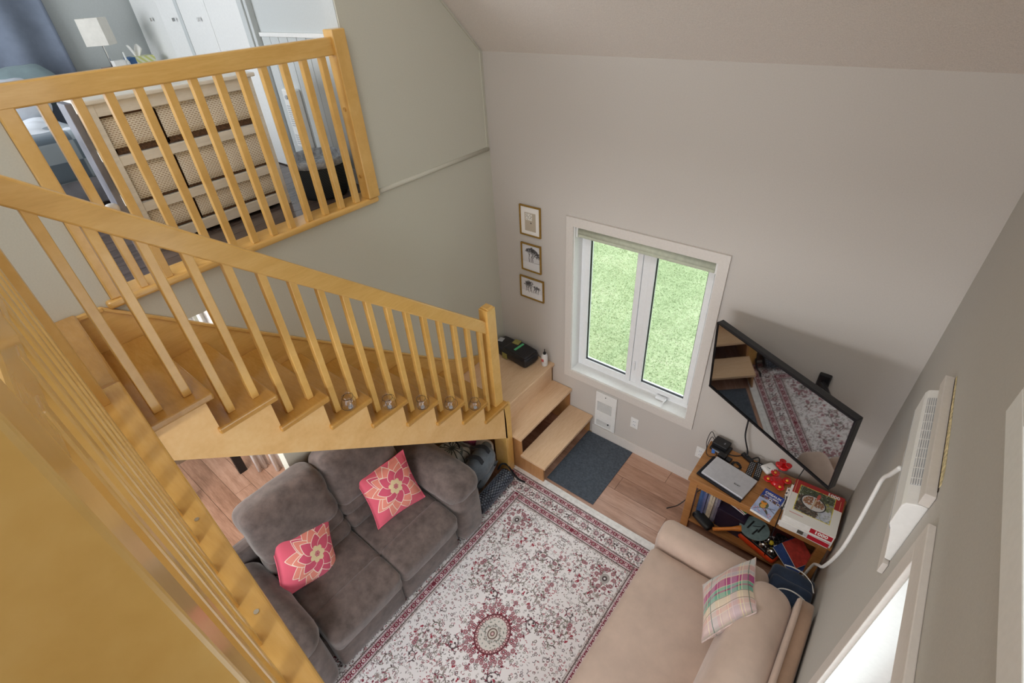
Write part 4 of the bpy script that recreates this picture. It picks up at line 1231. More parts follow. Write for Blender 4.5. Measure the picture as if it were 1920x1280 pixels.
# hummingbird feeder
M['red_plastic'] = plain('red_plastic', (206, 16, 24), 0.18, noise=0.04, coat=0.5)
M['feeder_yellow'] = plain('feeder_yellow', (240, 176, 60), 0.4)
hf = thing('bird_feeder', 'red plastic hummingbird feeder with clear bottle on the console', 'bird feeder', (2.607, -0.165, CT))
hx, hy = 2.607, -0.165
MB().lathe([(0.0, 0.0), (0.045, 0.0), (0.052, 0.012), (0.04, 0.026), (0.024, 0.03), (0.0, 0.03)], (hx, hy, CT), 20).build('base', M['red_plastic'], hf, smooth=True)
for a_ in (0.5, 2.07, 3.64, 5.21):
    fx, fy = hx + 0.062 * math.cos(a_), hy + 0.062 * math.sin(a_)
    o = MB().lathe([(0.0, -0.010), (0.020, -0.008), (0.030, 0.006), (0.027, 0.010), (0.014, 0.004), (0.0, 0.003)], (fx, fy, CT + 0.024), 14).build('flower', M['red_plastic'], hf, smooth=True)
    MB().lathe([(0.0, 0.012), (0.009, 0.008), (0.010, 0.0), (0.0, -0.002)], (fx, fy, CT + 0.028), 10).build('flower_centre', M['feeder_yellow'], o, smooth=True)
MB().lathe([(0.016, 0.03), (0.02, 0.04), (0.032, 0.07), (0.036, 0.11), (0.034, 0.15), (0.03, 0.165)], (hx, hy, CT), 18).build('bottle', M['jar'], hf, smooth=True)
cpx = MB().lathe([(0.0, 0.0), (0.036, 0.0), (0.038, 0.014), (0.03, 0.02), (0.02, 0.014), (0.0, 0.014)], (hx, hy, CT + 0.165), 18)
for a_ in (0.4, 2.0, 3.6): cpx.lathe([(0.0, 0.004), (0.018, 0.006), (0.022, 0.024), (0.017, 0.026), (0.0, 0.012)], (hx + 0.03 * math.cos(a_), hy + 0.03 * math.sin(a_), CT + 0.168), 12)
cpx.build('cap', M['red_plastic'], hf, smooth=True)
# cord hanging over the console front
hc = MB().tube(bez([(2.735, -0.02, 0.78), (2.71, -0.10, CT + 0.008), (2.70, -0.30, CT + 0.014), (2.700, -0.47, CT + 0.006), (2.702, -0.492, CT - 0.03), (2.706, -0.495, 0.40), (2.712, -0.475, 0.22), (2.715, -0.43, SH + 0.005)], 8), 0.0035, 6).build('hanging_cord', M['black'], smooth=True)
tag(hc, 'thin black cord hanging over the front edge of the console', 'cable')

fc = MB().tube(bez([(2.16, -0.20, 0.22), (2.09, -0.24, 0.10), (2.03, -0.30, 0.006), (1.97, -0.38, 0.006)], 8), 0.004, 6).build('cable', M['black'], smooth=True)
tag(fc, 'thin black cable trailing from the console end onto the floor', 'cable')
# ---------------- shelf contents
def slab_book(nm, label, c, h, rz, rx, col, cat='magazine', group=None):
    m = plain(nm + '_print_%02x%02x%02x' % col, col, 0.5, noise=0.1)
    R_ = Matrix.Rotation(rz, 3, 'Z') @ Matrix.Rotation(rx, 3, 'Y')
    o = thing(nm, label, cat, c, group)
    MB().obox(c, h, rot=R_).build('cover', m, o, bevel=0.001)
    MB().obox(Vector(c) + R_ @ (Vector((0, 0, 0.0015)) if h[0] < h[2] else Vector((0.0012, -0.0012, 0))), (h[0] * (0.5 if h[0] < h[2] else 1), h[1] * (0.98 if h[0] < h[2] else 1), h[2] * (1 if h[0] < h[2] else 0.7)), rot=R_).build('pages', M['paper'], o)
    return o
spines = [((92, 128, 186), 'light blue folder, leftmost of the upright ones on the shelf'), ((76, 104, 160), 'mid blue folder, second from the left on the shelf'), ((110, 116, 160), 'violet blue folder, third from the left on the shelf'), ((150, 150, 176), 'pale lilac folder, fourth from the left on the shelf'), ((216, 204, 182), 'cream folder, fifth from the left on the shelf'), ((204, 190, 170), 'tan paper folder, sixth from the left on the shelf'), ((186, 178, 186), 'greyish folder, seventh from the left on the shelf'), ((128, 120, 140), 'purple grey folder, rightmost of the upright ones on the shelf')]
for i, (c_, lb) in enumerate(spines):
    x = 2.195 + 0.0185 * i
    slab_book('folder', lb, (x, -0.265 - 0.01 * (i % 3), SH + 0.145 + 0.004 * (i % 2)), (0.0088, 0.115, 0.142), 0.0, 0.02 * (i % 2), c_, 'folder', 'upright folders on the console shelf')
slab_book('picture_book', 'green picture book leaning behind the purple box on the shelf', (2.452, -0.26, SH + 0.235), (0.085, 0.075, 0.005), -0.3, 0.1, (52, 140, 66), 'book')
slab_book('picture_book', 'turquoise book standing at the back of the shelf', (2.50, -0.21, SH + 0.1), (0.06, 0.008, 0.1), -0.2, 0.0, (60, 150, 190), 'book')
slab_book('picture_book', 'red book lying flat below the green book on the shelf', (2.44, -0.255, SH + 0.215), (0.085, 0.08, 0.008), -0.25, 0.05, (170, 50, 60), 'book')
pb = thing('storage_box', 'dark purple lidded box at the front of the console shelf', 'box', (2.435, -0.30, SH))
M['purple'] = plain('dark_purple', (46, 34, 56), 0.45)
MB().obox((2.435, -0.30, SH + 0.085), (0.095, 0.10, 0.085), -0.05).build('body', M['purple'], pb, bevel=0.003)
MB().obox((2.435, -0.30, SH + 0.185), (0.099, 0.104, 0.014), -0.05).build('lid', M['purple'], pb, bevel=0.003)
br_ = thing('hair_brush', 'black paddle shaped brush lying at the front of the shelf', 'brush', (2.275, -0.43, SH))
MB().soft((2.265, -0.430, SH + 0.026), (0.085, 0.042, 0.024), 0.023, 10, (0, 0, 0.003), rot=Matrix.Rotation(-0.45, 3, 'Z')).build('body', M['black'], br_, smooth=True, weld=0.0004)
M['orange'] = plain('orange_paint', (226, 138, 62), 0.35, noise=0.05)
M['teal'] = plain('grey_teal_print', (118, 140, 142), 0.4, noise=0.08)
pd = thing('paddle', 'grey beach paddle with orange handle on the shelf', 'paddle', (2.55, -0.44, SH))
bl = MB(); n_ = 28
ctr = Vector((2.595, -0.385, SH + 0.165)); RP = Matrix.Rotation(0.12, 3, 'Z') @ Matrix.Rotation(0.25, 3, 'X')
ring = [(0.100 * math.cos(2 * PI * i / n_), 0.085 * math.sin(2 * PI * i / n_)) for i in range(n_)]
b_ = MB().prism(ring, 'z', -0.004, 0.004); b_.v = [tuple(ctr + RP @ Vector(p)) for p in b_.v]
bo = b_.build('blade', M['teal'], pd, bevel=0.002)
stp = MB()
for x0, y0, x1, y1 in ((-0.05, -0.02, -0.02, 0.05), (-0.01, -0.05, 0.015, 0.0), (0.02, -0.02, 0.05, 0.05), (-0.02, 0.01, 0.03, 0.03)):
    stp.prism([(x0, y0), (x0 + 0.012, y0), (x1 + 0.012, y1), (x1, y1)], 'z', 0.004, 0.0052)
stp.v = [tuple(ctr + RP @ Vector(p)) for p in stp.v]
stp.build('black_print', M['black'], bo)
h0, h1 = Vector((2.525, -0.425, SH + 0.150)), Vector((2.355, -0.478, SH + 0.050))
MB().tube([tuple(h0), tuple(h0.lerp(h1, 0.35)), tuple(h0.lerp(h1, 0.7)), tuple(h1)], 0.014, 10, radii=[0.024, 0.014, 0.013, 0.015]).build('handle', M['orange'], pd, smooth=True)
M['orange_red'] = plain('orange_red_case', (232, 76, 30), 0.4, noise=0.05)
cs_ = thing('ball_case', 'orange carrying case of steel balls on the console shelf', 'case', (2.70, -0.36, SH))
cc, cR = Vector((2.66, -0.375, SH + 0.035)), Matrix.Rotation(-0.30, 3, 'Z')
tr0 = MB().soft(cc, (0.145, 0.075, 0.034), 0.03, 10, rot=cR).build('tray', M['orange_red'], cs_, smooth=True, weld=0.0004)
MB().soft(cc + Vector((0, 0, 0.03)), (0.135, 0.066, 0.012), 0.011, 8, rot=cR).build('black_liner', M['black'], cs_, smooth=True, weld=0.0004)
ball = None
ball_at = ['front row, nearest the hair brush', 'back row, nearest the hair brush', 'front row, second from the brush end', 'back row, second from the brush end', 'front row, third from the brush end', 'back row, third from the brush end', 'front row, nearest the magazines', 'back row, nearest the magazines']
for i in range(4):
    for j in range(2):
        p = cc + cR @ Vector((-0.096 + 0.064 * i, -0.032 + 0.064 * j, 0.05))
        if ball is None:
            ball = tag(MB().lathe([(0.0, -0.031), (0.012, -0.0285), (0.022, -0.022), (0.029, -0.011), (0.031, 0), (0.029, 0.011), (0.022, 0.022), (0.012, 0.0285), (0.0, 0.031)], (0, 0, 0), 16).build('steel_ball', M['chrome'], None, smooth=True), 'polished steel ball in the orange case, ' + ball_at[0], 'ball', 'steel balls in the orange case')
            ball.location = p
        else:
            c_ = ball.copy(); COL.objects.link(c_); c_.location = p; c_['label'] = 'polished steel ball in the orange case, ' + ball_at[2 * i + j]
M['jack'] = plain('yellow_jack', (222, 196, 50), 0.4)
for i, (dx, dy) in enumerate(((-0.0, 0.0), (0.064, 0.0))):
    p = cc + cR @ Vector((dx, dy, 0.085))
    j_ = tag(MB().lathe([(0.0, -0.018), (0.011, -0.014), (0.0165, -0.007), (0.018, 0), (0.0165, 0.007), (0.011, 0.014), (0.0, 0.018)], (0, 0, 0), 14).build('jack_ball', M['jack'], None, smooth=True), ('small yellow target ball in the middle of the orange case', 'small yellow target ball toward the end of the orange case')[i], 'ball'); j_.location = p
slab_book('magazine', 'colourful magazine leaning at the right end of the shelf', (2.865, -0.40, SH + 0.10), (0.10, 0.09, 0.004), -0.5, 0.35, (64, 92, 156))
slab_book('magazine', 'red and yellow magazine leaning on the colourful one', (2.885, -0.37, SH + 0.135), (0.085, 0.075, 0.003), -0.6, 0.4, (196, 70, 60))
slab_book('picture_book', 'dark red book lying at the back of the shelf behind the balls', (2.80, -0.22, SH + 0.05), (0.10, 0.08, 0.05), 0.1, 0.0, (92, 38, 40), 'book')
cbx = thing('cable_pile', 'tangle of black cables on the shelf near the magazines', 'cables', (2.79, -0.36, SH))
pts = [(2.775 + 0.045 * math.cos(i * 1.1 + 0.2 * math.sin(i)), -0.33 + 0.04 * math.sin(i * 1.37), SH + 0.105 + 0.02 * math.sin(i * 0.9)) for i in range(40)]
MB().tube(bez(pts, 3), 0.004, 5).build('wires', M['black'], cbx, smooth=True)

# ================================================================== WALL FITTINGS
ht = thing('wall_heater', 'white wall heater with two recessed grilles under the window', 'heater', (1.17, 0, 0.34))
x0, x1, z0, z1 = 1.068, 1.274, 0.135, 0.552
pn = MB()
for bx in (((x0, -0.022, z0), (1.088, -0.001, z1)), ((1.233, -0.022, z0), (x1, -0.001, z1)), ((1.088, -0.022, 0.443), (1.233, -0.001, z1)), ((1.088, -0.022, 0.212), (1.233, -0.001, 0.328)), ((1.088, -0.022, z0), (1.233, -0.001, 0.156))): pn.box(*bx)
pn.build('front_panel', M['white'], ht)
M['grille'] = plain('grille_grey', (176, 178, 182), 0.5)
for za, zb in ((0.328, 0.443), (0.156, 0.212)):
    g = MB().box((1.088, -0.008, za), (1.233, -0.002, zb)).build('grille', M['grille'], ht)
    s = MB()
    for i in range(int((zb - za) / 0.009)): s.box((1.088, -0.014, za + 0.004 + 0.009 * i), (1.233, -0.008, za + 0.007 + 0.009 * i))
    so = s.build('slats', M['white'], g); so['kind'] = 'stuff'
MB().lathe([(0.0, 0.0), (0.004, 0.0), (0.004, 0.004), (0.0, 0.004)], (0, 0, 0), 8)
MB().obox((1.165, -0.0235, 0.515), (0.004, 0.0015, 0.004)).build('screw', M['dark_metal'], ht)
MB().obox((1.205, -0.016, 0.196), (0.006, 0.006, 0.004)).build('dial', M['dark_metal'], ht)

def outlet(nm, label, x, z, axis='y', pos=0.0, sg=-1):
    o = thing(nm, label, 'outlet', (x, pos, z))
    MB().box((x - 0.036, pos + sg * 0.006, z - 0.058), (x + 0.036, pos + sg * 0.0005, z + 0.058)).build('plate', M['white'], o, bevel=0.002)
    for dz in (-0.02, 0.02):
        s_ = MB().box((x - 0.016, pos + sg * 0.009, z + dz - 0.014), (x + 0.016, pos + sg * 0.006, z + dz + 0.014)).build('socket', M['pvc'], o, bevel=0.003)
        MB().box((x - 0.008, pos + sg * 0.0096, z + dz - 0.004), (x - 0.005, pos + sg * 0.0088, z + dz + 0.006)).box((x + 0.005, pos + sg * 0.0096, z + dz - 0.004), (x + 0.008, pos + sg * 0.0088, z + dz + 0.006)).build('slots', M['dark_metal'], s_)
    return o
outlet('wall_outlet', 'white double wall outlet between the heater and the console', 1.45, 0.358)
outlet('wall_outlet', 'white wall outlet just left of the console table', 2.035, 0.37)
outlet('wall_outlet', 'small outlet on the grey loft wall behind the railing', -0.60, 2.78, pos=-1.008)

# roller blind
rbn = thing('roller_blind', 'rolled up pale green roller blind at the window head', 'blind', (1.33, 0.05, 1.99))
M['blind'] = fabric('blind_cloth', (188, 192, 174), 0.04, 30, sheen=0.0)
MB().tube([(0.812, 0.045, 1.985), (1.842, 0.045, 1.985)], 0.034, 16).build('roll', M['blind'], rbn, smooth=True)
MB().box((0.812, 0.014, 1.945), (1.842, 0.026, 1.968)).build('hem_bar', M['blind'], rbn, bevel=0.004)
for x in (0.803, 1.851): MB().box((x - 0.006, 0.012, 1.945), (x + 0.006, 0.082, 2.026)).build('bracket', M['white'], rbn)

# framed pictures
def frame(label, x0, z0, x1, z1, arr, mat=0.0):
    o = thing('framed_picture', label, 'picture', ((x0 + x1) / 2, -0.01, (z0 + z1) / 2))
    f = MB(); w_ = 0.011
    f.box((x0, -0.018, z0), (x0 + w_, -0.001, z1)); f.box((x1 - w_, -0.018, z0), (x1, -0.001, z1)); f.box((x0 + w_, -0.018, z0), (x1 - w_, -0.001, z0 + w_)); f.box((x0 + w_, -0.018, z1 - w_), (x1 - w_, -0.001, z1))
    f.build('frame', M['gold'], o, bevel=0.002)
    MB().box((x0 + w_, -0.008, z0 + w_), (x1 - w_, -0.001, z1 - w_)).build('print', painted(label[:12].replace(' ', '_') + '_art', arr, 0.6), o, uvfn=lambda p: ((p.x - x0 - w_) / (x1 - x0 - 2 * w_), (p.z - z0 - w_) / (z1 - z0 - 2 * w_)))
def tree(q, x, y, ang, ln, wd, dep, r, c):
    x1, y1 = x + ln * math.cos(ang), y + ln * math.sin(ang)
    q.line(((x, y), (x1, y1)), max(wd, 0.0012), c)
    if dep:
        for _ in range(r.choice((2, 3, 3))): tree(q, x1, y1, ang + r.uniform(-0.75, 0.75), ln * r.uniform(0.66, 0.86), wd * 0.6, dep - 1, r, c)
def art1():
    q = Canvas(0.18, 0.225, 1400, (238, 234, 230)); q.rect(0.036, 0.046, 0.142, 0.196, (186, 174, 156)); r = random.Random(1)
    q.rect(0.045, 0.052, 0.108, 0.108, (226, 222, 214))
    for i in range(26): q.ell(r.uniform(0.05, 0.105), r.uniform(0.056, 0.105), 0.003, 0.002, (96, 88, 80))
    for i in range(10): q.ell(0.094 + r.uniform(-0.006, 0.006), 0.128 + r.uniform(-0.004, 0.004), 0.003, 0.002, (52, 46, 44), r.uniform(0, 3))
    return q.a
def art2():
    q = Canvas(0.18, 0.23, 1400, (214, 214, 218)); q.rect(0, 0.16, 0.18, 0.23, (226, 226, 230)); r = random.Random(4)
    for x in (0.07, 0.088, 0.105): tree(q, x, 0.155, -PI / 2 + r.uniform(-0.2, 0.2), 0.035, 0.006, 6, r, (62, 60, 62))
    q.line(((0.12, 0.158), (0.18, 0.15)), 0.003, (150, 150, 154)); return q.a
def art3():
    q = Canvas(0.23, 0.19, 1400, (218, 218, 222)); q.rect(0, 0.13, 0.23, 0.19, (230, 230, 234)); r = random.Random(12)
    for i in range(9): tree(q, 0.05 + 0.016 * i, 0.13 + r.uniform(-0.004, 0.012), -PI / 2 + r.uniform(-0.5, 0.5), 0.022 if i > 4 else 0.032, 0.004, 4, r, (70, 68, 72))
    return q.a
frame('gold frame with a small matted note, topmost of the three pictures', 0.276, 1.856, 0.482, 2.108, art1())
frame('gold frame with a bare winter tree photograph, middle of the three pictures', 0.276, 1.532, 0.479, 1.785, art2())
frame('gold frame with a snowy shrub photograph, lowest of the three pictures', 0.249, 1.259, 0.502, 1.470, art3())

# ================================================================== AIR CONDITIONER in the right wall
ac = thing('air_conditioner', 'white wall air conditioner with top grille on the right wall', 'air conditioner', (WX, -1.15, 2.05))
A0, A1 = -1.49, -0.84
prof = [(WX, 1.885), (3.016, 1.885), (2.992, 2.0), (2.984, 2.03), (2.974, 2.05), (2.974, 2.150), (2.980, 2.166), (3.018, 2.183), (WX, 2.183)]
MB().prism(prof, 'y', A0, A1).build('body', M['white'], ac, bevel=0.004)
gb = MB().prism([(2.981, 2.1672), (3.015, 2.1825), (3.0148, 2.1835), (2.9808, 2.1682)], 'y', A0 + 0.09, A1 - 0.06).build('grille', M['grille'], ac)
s = MB()
for i in range(6):
    t_ = (i + 0.5) / 6
    xx, zz = 2.981 + 0.034 * t_, 2.1682 + 0.0153 * t_
    s.box((xx - 0.0012, A0 + 0.09, zz), (xx + 0.0012, A1 - 0.06, zz + 0.004))
for i in range(9):
    yy = A0 + 0.12 + 0.052 * i
    s.prism([(2.981, 2.1682), (3.015, 2.1835), (3.015, 2.1865), (2.981, 2.1712)], 'y', yy, yy + 0.002)
so = s.build('grille_bars', M['white'], gb); so['kind'] = 'stuff'
MB().prism([(2.9735, 2.055), (2.9835, 2.031), (2.9825, 2.0305), (2.9725, 2.0545)], 'y', A0 - 0.0005, A1).build('seam', M['grille'], ac)
ab = thing('air_conditioner_trim', 'painted wooden ledge above the air conditioner with a raw gap behind', 'trim', (WX, -1.15, 2.21))
MB().box((3.004, -1.495, 2.188), (WX - 0.001, -0.82, 2.240)).build('top_beam', M['trim'], ab, bevel=0.002)
M['raw'] = plain('raw_plaster_edge', (206, 192, 150), 0.9, noise=0.2, scale=60)
M['gap'] = plain('dark_gap', (44, 32, 24), 0.9, noise=0.4, scale=50)
MB().box((WX - 0.0025, -1.47, 2.2405), (WX - 0.0005, -0.83, 2.246)).build('dark_gap', M['gap'], ab)
MB().prism([(-1.455, 2.246), (-0.83, 2.246), (-0.83, 2.256), (-1.0, 2.262), (-1.2, 2.270), (-1.4, 2.275), (-1.455, 2.262)], 'x', WX - 0.002, WX - 0.0005).build('raw_edge', M['raw'], ab)
MB().box((3.016, -1.505, 1.822), (WX - 0.001, -0.84, 1.878)).build('bottom_beam', M['trim'], ab, bevel=0.002)
cd = MB().tube(bez([(2.985, -1.12, 1.975), (2.982, -1.04, 1.85), (2.98, -0.975, 1.757), (2.98, -0.98, 1.668), (2.98, -1.02, 1.476), (2.98, -1.005, 1.237), (2.98, -0.83, 0.853), (2.975, -0.66, 0.62), (2.965, -0.575, 0.48), (2.95, -0.55, 0.25)], 8), 0.0085, 8).build('cable', M['white'], smooth=True)
tag(cd, 'white power cord hanging from the air conditioner down past the console', 'cable')

# ================================================================== NAVY BAG behind the sofa bed arm
ng = thing('shoulder_bag', 'navy shoulder bag with white piping between sofa bed arm and console', 'bag', (2.92, -0.63, 0))
MB().soft((2.900, -0.70, 0.22), (0.115, 0.12, 0.19), 0.05, 12, (0.01, 0.01, 0.02), wrinkle=0.006, seed=2).build('body', M['navy'], ng, smooth=True, weld=0.0005)
MB().soft((2.905, -0.775, 0.462), (0.115, 0.085, 0.030), 0.028, 12, (0, 0, 0.01), wrinkle=0.004, seed=3, rot=Matrix.Rotation(0.22, 3, 'X')).build('flap', M['navy'], ng, smooth=True, weld=0.0005)
MB().soft((2.895, -0.665, 0.452), (0.125, 0.07, 0.032), 0.03, 12, (0, 0, 0.01), wrinkle=0.007, seed=5).build('folded_top', M['navy'], ng, smooth=True, weld=0.0005)
MB().tube(bez([(2.80, -0.845, 0.452), (2.84, -0.79, 0.492), (2.90, -0.765, 0.506), (2.97, -0.77, 0.502), (3.015, -0.80, 0.488), (3.018, -0.845, 0.462), (2.97, -0.862, 0.447), (2.91, -0.868, 0.435)], 8), 0.0045, 6).tube(bez([(2.83, -0.60, 0.485), (2.88, -0.59, 0.490), (2.94, -0.595, 0.490), (2.99, -0.625, 0.482), (3.018, -0.68, 0.478)], 8), 0.004, 6).build('white_piping', M['paper'], ng, smooth=True)
MB().obox((2.925, -0.84, 0.468), (0.035, 0.010, 0.002), rot=Matrix.Rotation(-0.2, 3, 'Z') @ Matrix.Rotation(0.6, 3, 'X')).build('patch', M['beige'], ng)

ng.location = ng.location + Vector((0.0, -0.06, -0.02))
# ================================================================== ON AND UNDER THE STAIRS
# glass lantern jars on five treads
jar_labels = {5: 'small glass lantern jar, highest of the five jars on the stair treads', 4: 'small glass lantern jar, second highest of the five on the treads', 3: 'small glass lantern jar, middle one of the five on the treads', 2: 'small glass lantern jar, second lowest of the five on the treads', 1: 'small glass lantern jar, lowest of the five, next to the newel post'}
j0 = thing('lantern_jar', jar_labels[5], 'jar', (0, 0, 0), 'glass jars on the stair treads')
MB().lathe([(0.0, 0.001), (0.026, 0.001), (0.036, 0.012), (0.040, 0.03), (0.038, 0.048), (0.029, 0.062), (0.027, 0.068), (0.030, 0.076), (0.0285, 0.076), (0.0255, 0.068), (0.0275, 0.061), (0.0365, 0.047), (0.0385, 0.03), (0.0345, 0.014), (0.025, 0.004), (0.0, 0.004)], (0, 0, 0), 24).build('glass', M['jar'], j0, smooth=True)
MB().tube([(0.0295 * math.cos(i * PI / 8), 0.0295 * math.sin(i * PI / 8), 0.066) for i in range(16)], 0.0011, 5, closed=True).tube(bez([(0.03, 0, 0.066), (0.046, -0.012, 0.05), (0.040, -0.022, 0.022), (0.0, -0.044, 0.018), (-0.04, -0.022, 0.03), (-0.03, 0, 0.066)], 6), 0.0011, 5).build('wire_handle', M['dark_metal'], j0, smooth=True)
MB().lathe([(0.0, 0.0042), (0.013, 0.0042), (0.013, 0.010), (0.0, 0.010)], (0, 0, 0), 16).build('candle', M['grille'], j0, smooth=False)
jy = {5: -2.050, 4: -1.825, 3: -1.601, 2: -1.376, 1: -1.152}
j0.location = (0.700, jy[5], TZ(5))
for c_ in j0.children: c_.scale = (1.0, 1.0, 1.2)
for kk in (4, 3, 2, 1):
    dup_tree(j0, (0.700, jy[kk], TZ(kk)), jar_labels[kk], rz=0.5 * kk)

# folded shopping bag and spray bottle on the landing
LZ = 0.638
M['bag_black'] = plain('black_vinyl', (34, 34, 38), 0.35, noise=0.2, scale=9)
M['olive'] = plain('olive_patch', (150, 146, 84), 0.6)
M['green'] = plain('green_strap', (96, 196, 138), 0.6)
sb = thing('folded_bag', 'folded black reusable bag with olive and green patches on the landing', 'bag', (0.24, -0.125, LZ))
MB().soft((0.235, -0.122, LZ + 0.052), (0.215, 0.098, 0.05), 0.03, 14, (0.01, 0.005, 0.012), wrinkle=0.004, seed=8, rot=Matrix.Rotation(-0.07, 3, 'Z')).build('body', M['bag_black'], sb, smooth=True, weld=0.0005)
MB().soft((0.30, -0.125, LZ + 0.105), (0.14, 0.088, 0.014), 0.013, 10, wrinkle=0.003, seed=9, rot=Matrix.Rotation(-0.1, 3, 'Z')).build('folded_flap', M['bag_black'], sb, smooth=True, weld=0.0005)
for (x, y, z, hx_, hy_, rr) in ((0.22, -0.07, LZ + 0.122, 0.035, 0.034, 0.1), (0.19, -0.222, LZ + 0.045, 0.03, 0.003, -0.07)):
    MB().obox((x, y, z), (hx_, hy_, 0.002 if hy_ > 0.01 else 0.03), rr).build('olive_patch', M['olive'], sb)
MB().obox((0.285, -0.12, LZ + 0.1245), (0.011, 0.06, 0.0025), -0.1).build('green_strap', M['green'], sb, bevel=0.001)
MB().obox((0.06, -0.11, LZ + 0.112), (0.025, 0.03, 0.002), 0.2).build('paper_tag', M['grille'], sb)
MB().tube([(0.03, -0.205, LZ + 0.09), (0.4, -0.232, LZ + 0.075), (0.448, -0.20, LZ + 0.08), (0.448, -0.06, LZ + 0.08)], 0.004, 6).build('hem', M['black'], sb)
bt = thing('spray_bottle', 'small translucent white bottle with black pump nozzle on the landing corner', 'bottle', (0.545, -0.075, LZ))
M['frost'] = plain('frosted_plastic', (226, 224, 222), 0.35, noise=0.03)
MB().lathe([(0.0, 0.001), (0.028, 0.001), (0.030, 0.006), (0.030, 0.105), (0.025, 0.122), (0.013, 0.13), (0.0, 0.13)], (0.545, -0.075, LZ), 18).build('body', M['frost'], bt, smooth=True)
MB().lathe([(0.0, 0.128), (0.014, 0.128), (0.014, 0.146), (0.006, 0.15), (0.0, 0.15)], (0.545, -0.075, LZ), 14).tube([(0.545, -0.075, LZ + 0.148), (0.547, -0.077, LZ + 0.185)], 0.004, 8).build('nozzle', M['black'], bt)
M['redmark'] = plain('red_print_mark', (206, 92, 88), 0.6)
MB().obox((0.5425, -0.1045, LZ + 0.07), (0.012, 0.0022, 0.014), -0.08).build('red_mark', M['redmark'], bt)

# foam roller, backpack and bags under the stair foot
M['roller'] = plain('black_foam', (44, 50, 62), 0.35, noise=0.12)
M['stud'] = plain('foam_studs_highlit', (104, 110, 122), 0.3, noise=0.1)  # lighter than the core: highlights on the studs painted into their colour
fr_ = thing('foam_roller', 'black studded foam roller lying on the rug edge by the loveseat', 'roller', (0.752, -1.12, 0.012))
ra, rb_ = Vector((0.752, -0.925, 0.082)), Vector((0.770, -1.34, 0.082))
MB().tube([tuple(ra), tuple(rb_)], 0.060, 28).build('core', M['roller'], fr_, smooth=False)
d_ = (rb_ - ra).normalized(); s1 = d_.cross(Vector((0, 0, 1))).normalized(); s2 = Vector((0, 0, 1))
nb_ = MB(); rib = MB()
for i in range(18):
    for j in range(16):
        a_ = 2 * PI * (j + 0.5 * (i % 2)) / 16
        ctr = ra + d_ * (0.018 + 0.0222 * i) + (s1 * math.cos(a_) + s2 * math.sin(a_)) * 0.061
        nrm = (s1 * math.cos(a_) + s2 * math.sin(a_)); tg = d_.cross(nrm)
        Rm = Matrix((d_, tg, nrm)).transposed()
        if 6 <= i <= 11: rib.obox(ctr, (0.010, 0.0045, 0.005), rot=Rm)
        else: nb_.obox(ctr, (0.0055, 0.0055, 0.006), rot=Rm)
o = nb_.build('studs', M['stud'], fr_); o['kind'] = 'stuff'
o = rib.build('ribs', M['stud'], fr_); o['kind'] = 'stuff'
MB().tube([tuple(ra - d_ * 0.002), tuple(ra + d_ * 0.012)], 0.066, 28).build('end_ring', M['black'], fr_)
sp = MB()
path = bez([(0.66, -0.95, 0.10), (0.665, -0.90, 0.13), (0.70, -0.87, 0.115), (0.735, -0.86, 0.06), (0.78, -0.862, 0.02), (0.84, -0.875, 0.02), (0.89, -0.865, 0.02)], 8)
for p, q in zip(path[:-1], path[1:]): sp.obox((p + q) / 2, ((q - p).length / 2 + 0.001, 0.009, 0.0015), rot=(q - p).to_track_quat('X', 'Z').to_matrix())
tag(sp.build('strap', M['black_soft']), 'loose black webbing strap beside the foam roller and stair foot', 'strap')
bp_ = thing('backpack', 'slate grey backpack with black straps wedged beside the loveseat', 'backpack', (0.60, -1.10, 0))
gb_ = M['grey_bag']
Rk = Matrix.Rotation(0.25, 3, 'Z') @ Matrix.Rotation(math.radians(24), 3, 'Y')
kc = Vector((0.575, -1.10, 0.215))
def kp(x, y, z): return kc + Rk @ Vector((x, y, z))
MB().soft(kc, (0.085, 0.135, 0.21), 0.08, 12, (0.02, 0.01, 0.0), rot=Rk, wrinkle=0.003, seed=1).build('body', gb_, bp_, smooth=True, weld=0.0005)
MB().soft(kp(0.085, 0, -0.04), (0.035, 0.105, 0.14), 0.033, 12, (0.01, 0, 0), rot=Rk).build('front_pocket', gb_, bp_, smooth=True, weld=0.0005)
MB().soft(kp(-0.03, 0.13, 0.04), (0.045, 0.04, 0.14), 0.038, 10, rot=Rk).build('side_pocket', gb_, bp_, smooth=True, weld=0.0005)
zp = MB()
for off, (hy_, hz_), cz in ((0.098, (0.112, 0.16), 0.0), (0.128, (0.09, 0.125), -0.04)):
    loop = [kp(off - 0.02 * abs(math.cos(a)) - 0.015 * abs(math.sin(a)), hy_ * math.cos(a), cz + hz_ * math.sin(a)) for a in [i * PI / 12 for i in range(-2, 15)]]
    zp.tube(loop, 0.0035, 6)
zp.build('zip', M['black'], bp_, smooth=True)
MB().obox(kp(0.113, 0.05, 0.125), (0.006, 0.022, 0.016), rot=Rk).build('buckle', M['black'], bp_, bevel=0.003)
for yy in (-0.07, 0.05):
    p_ = bez([kp(0.02, yy, 0.205), kp(-0.03, yy, 0.235), kp(-0.085, yy, 0.20), kp(-0.12, yy, 0.14)], 6); b2 = MB()
    for p, q in zip(p_[:-1], p_[1:]): b2.obox((p + q) / 2, ((q - p).length / 2 + 0.001, 0.017, 0.004), rot=(q - p).to_track_quat('X', 'Z').to_matrix())
    b2.build('strap', M['black_soft'], bp_)
M['white_bag'] = fabric('white_plastic_bag', (212, 210, 212), 0.06, 12, rough=0.5)
wb_ = thing('plastic_bag', 'crumpled white bag between backpack and stair end post', 'bag', (0.50, -0.865, 0))
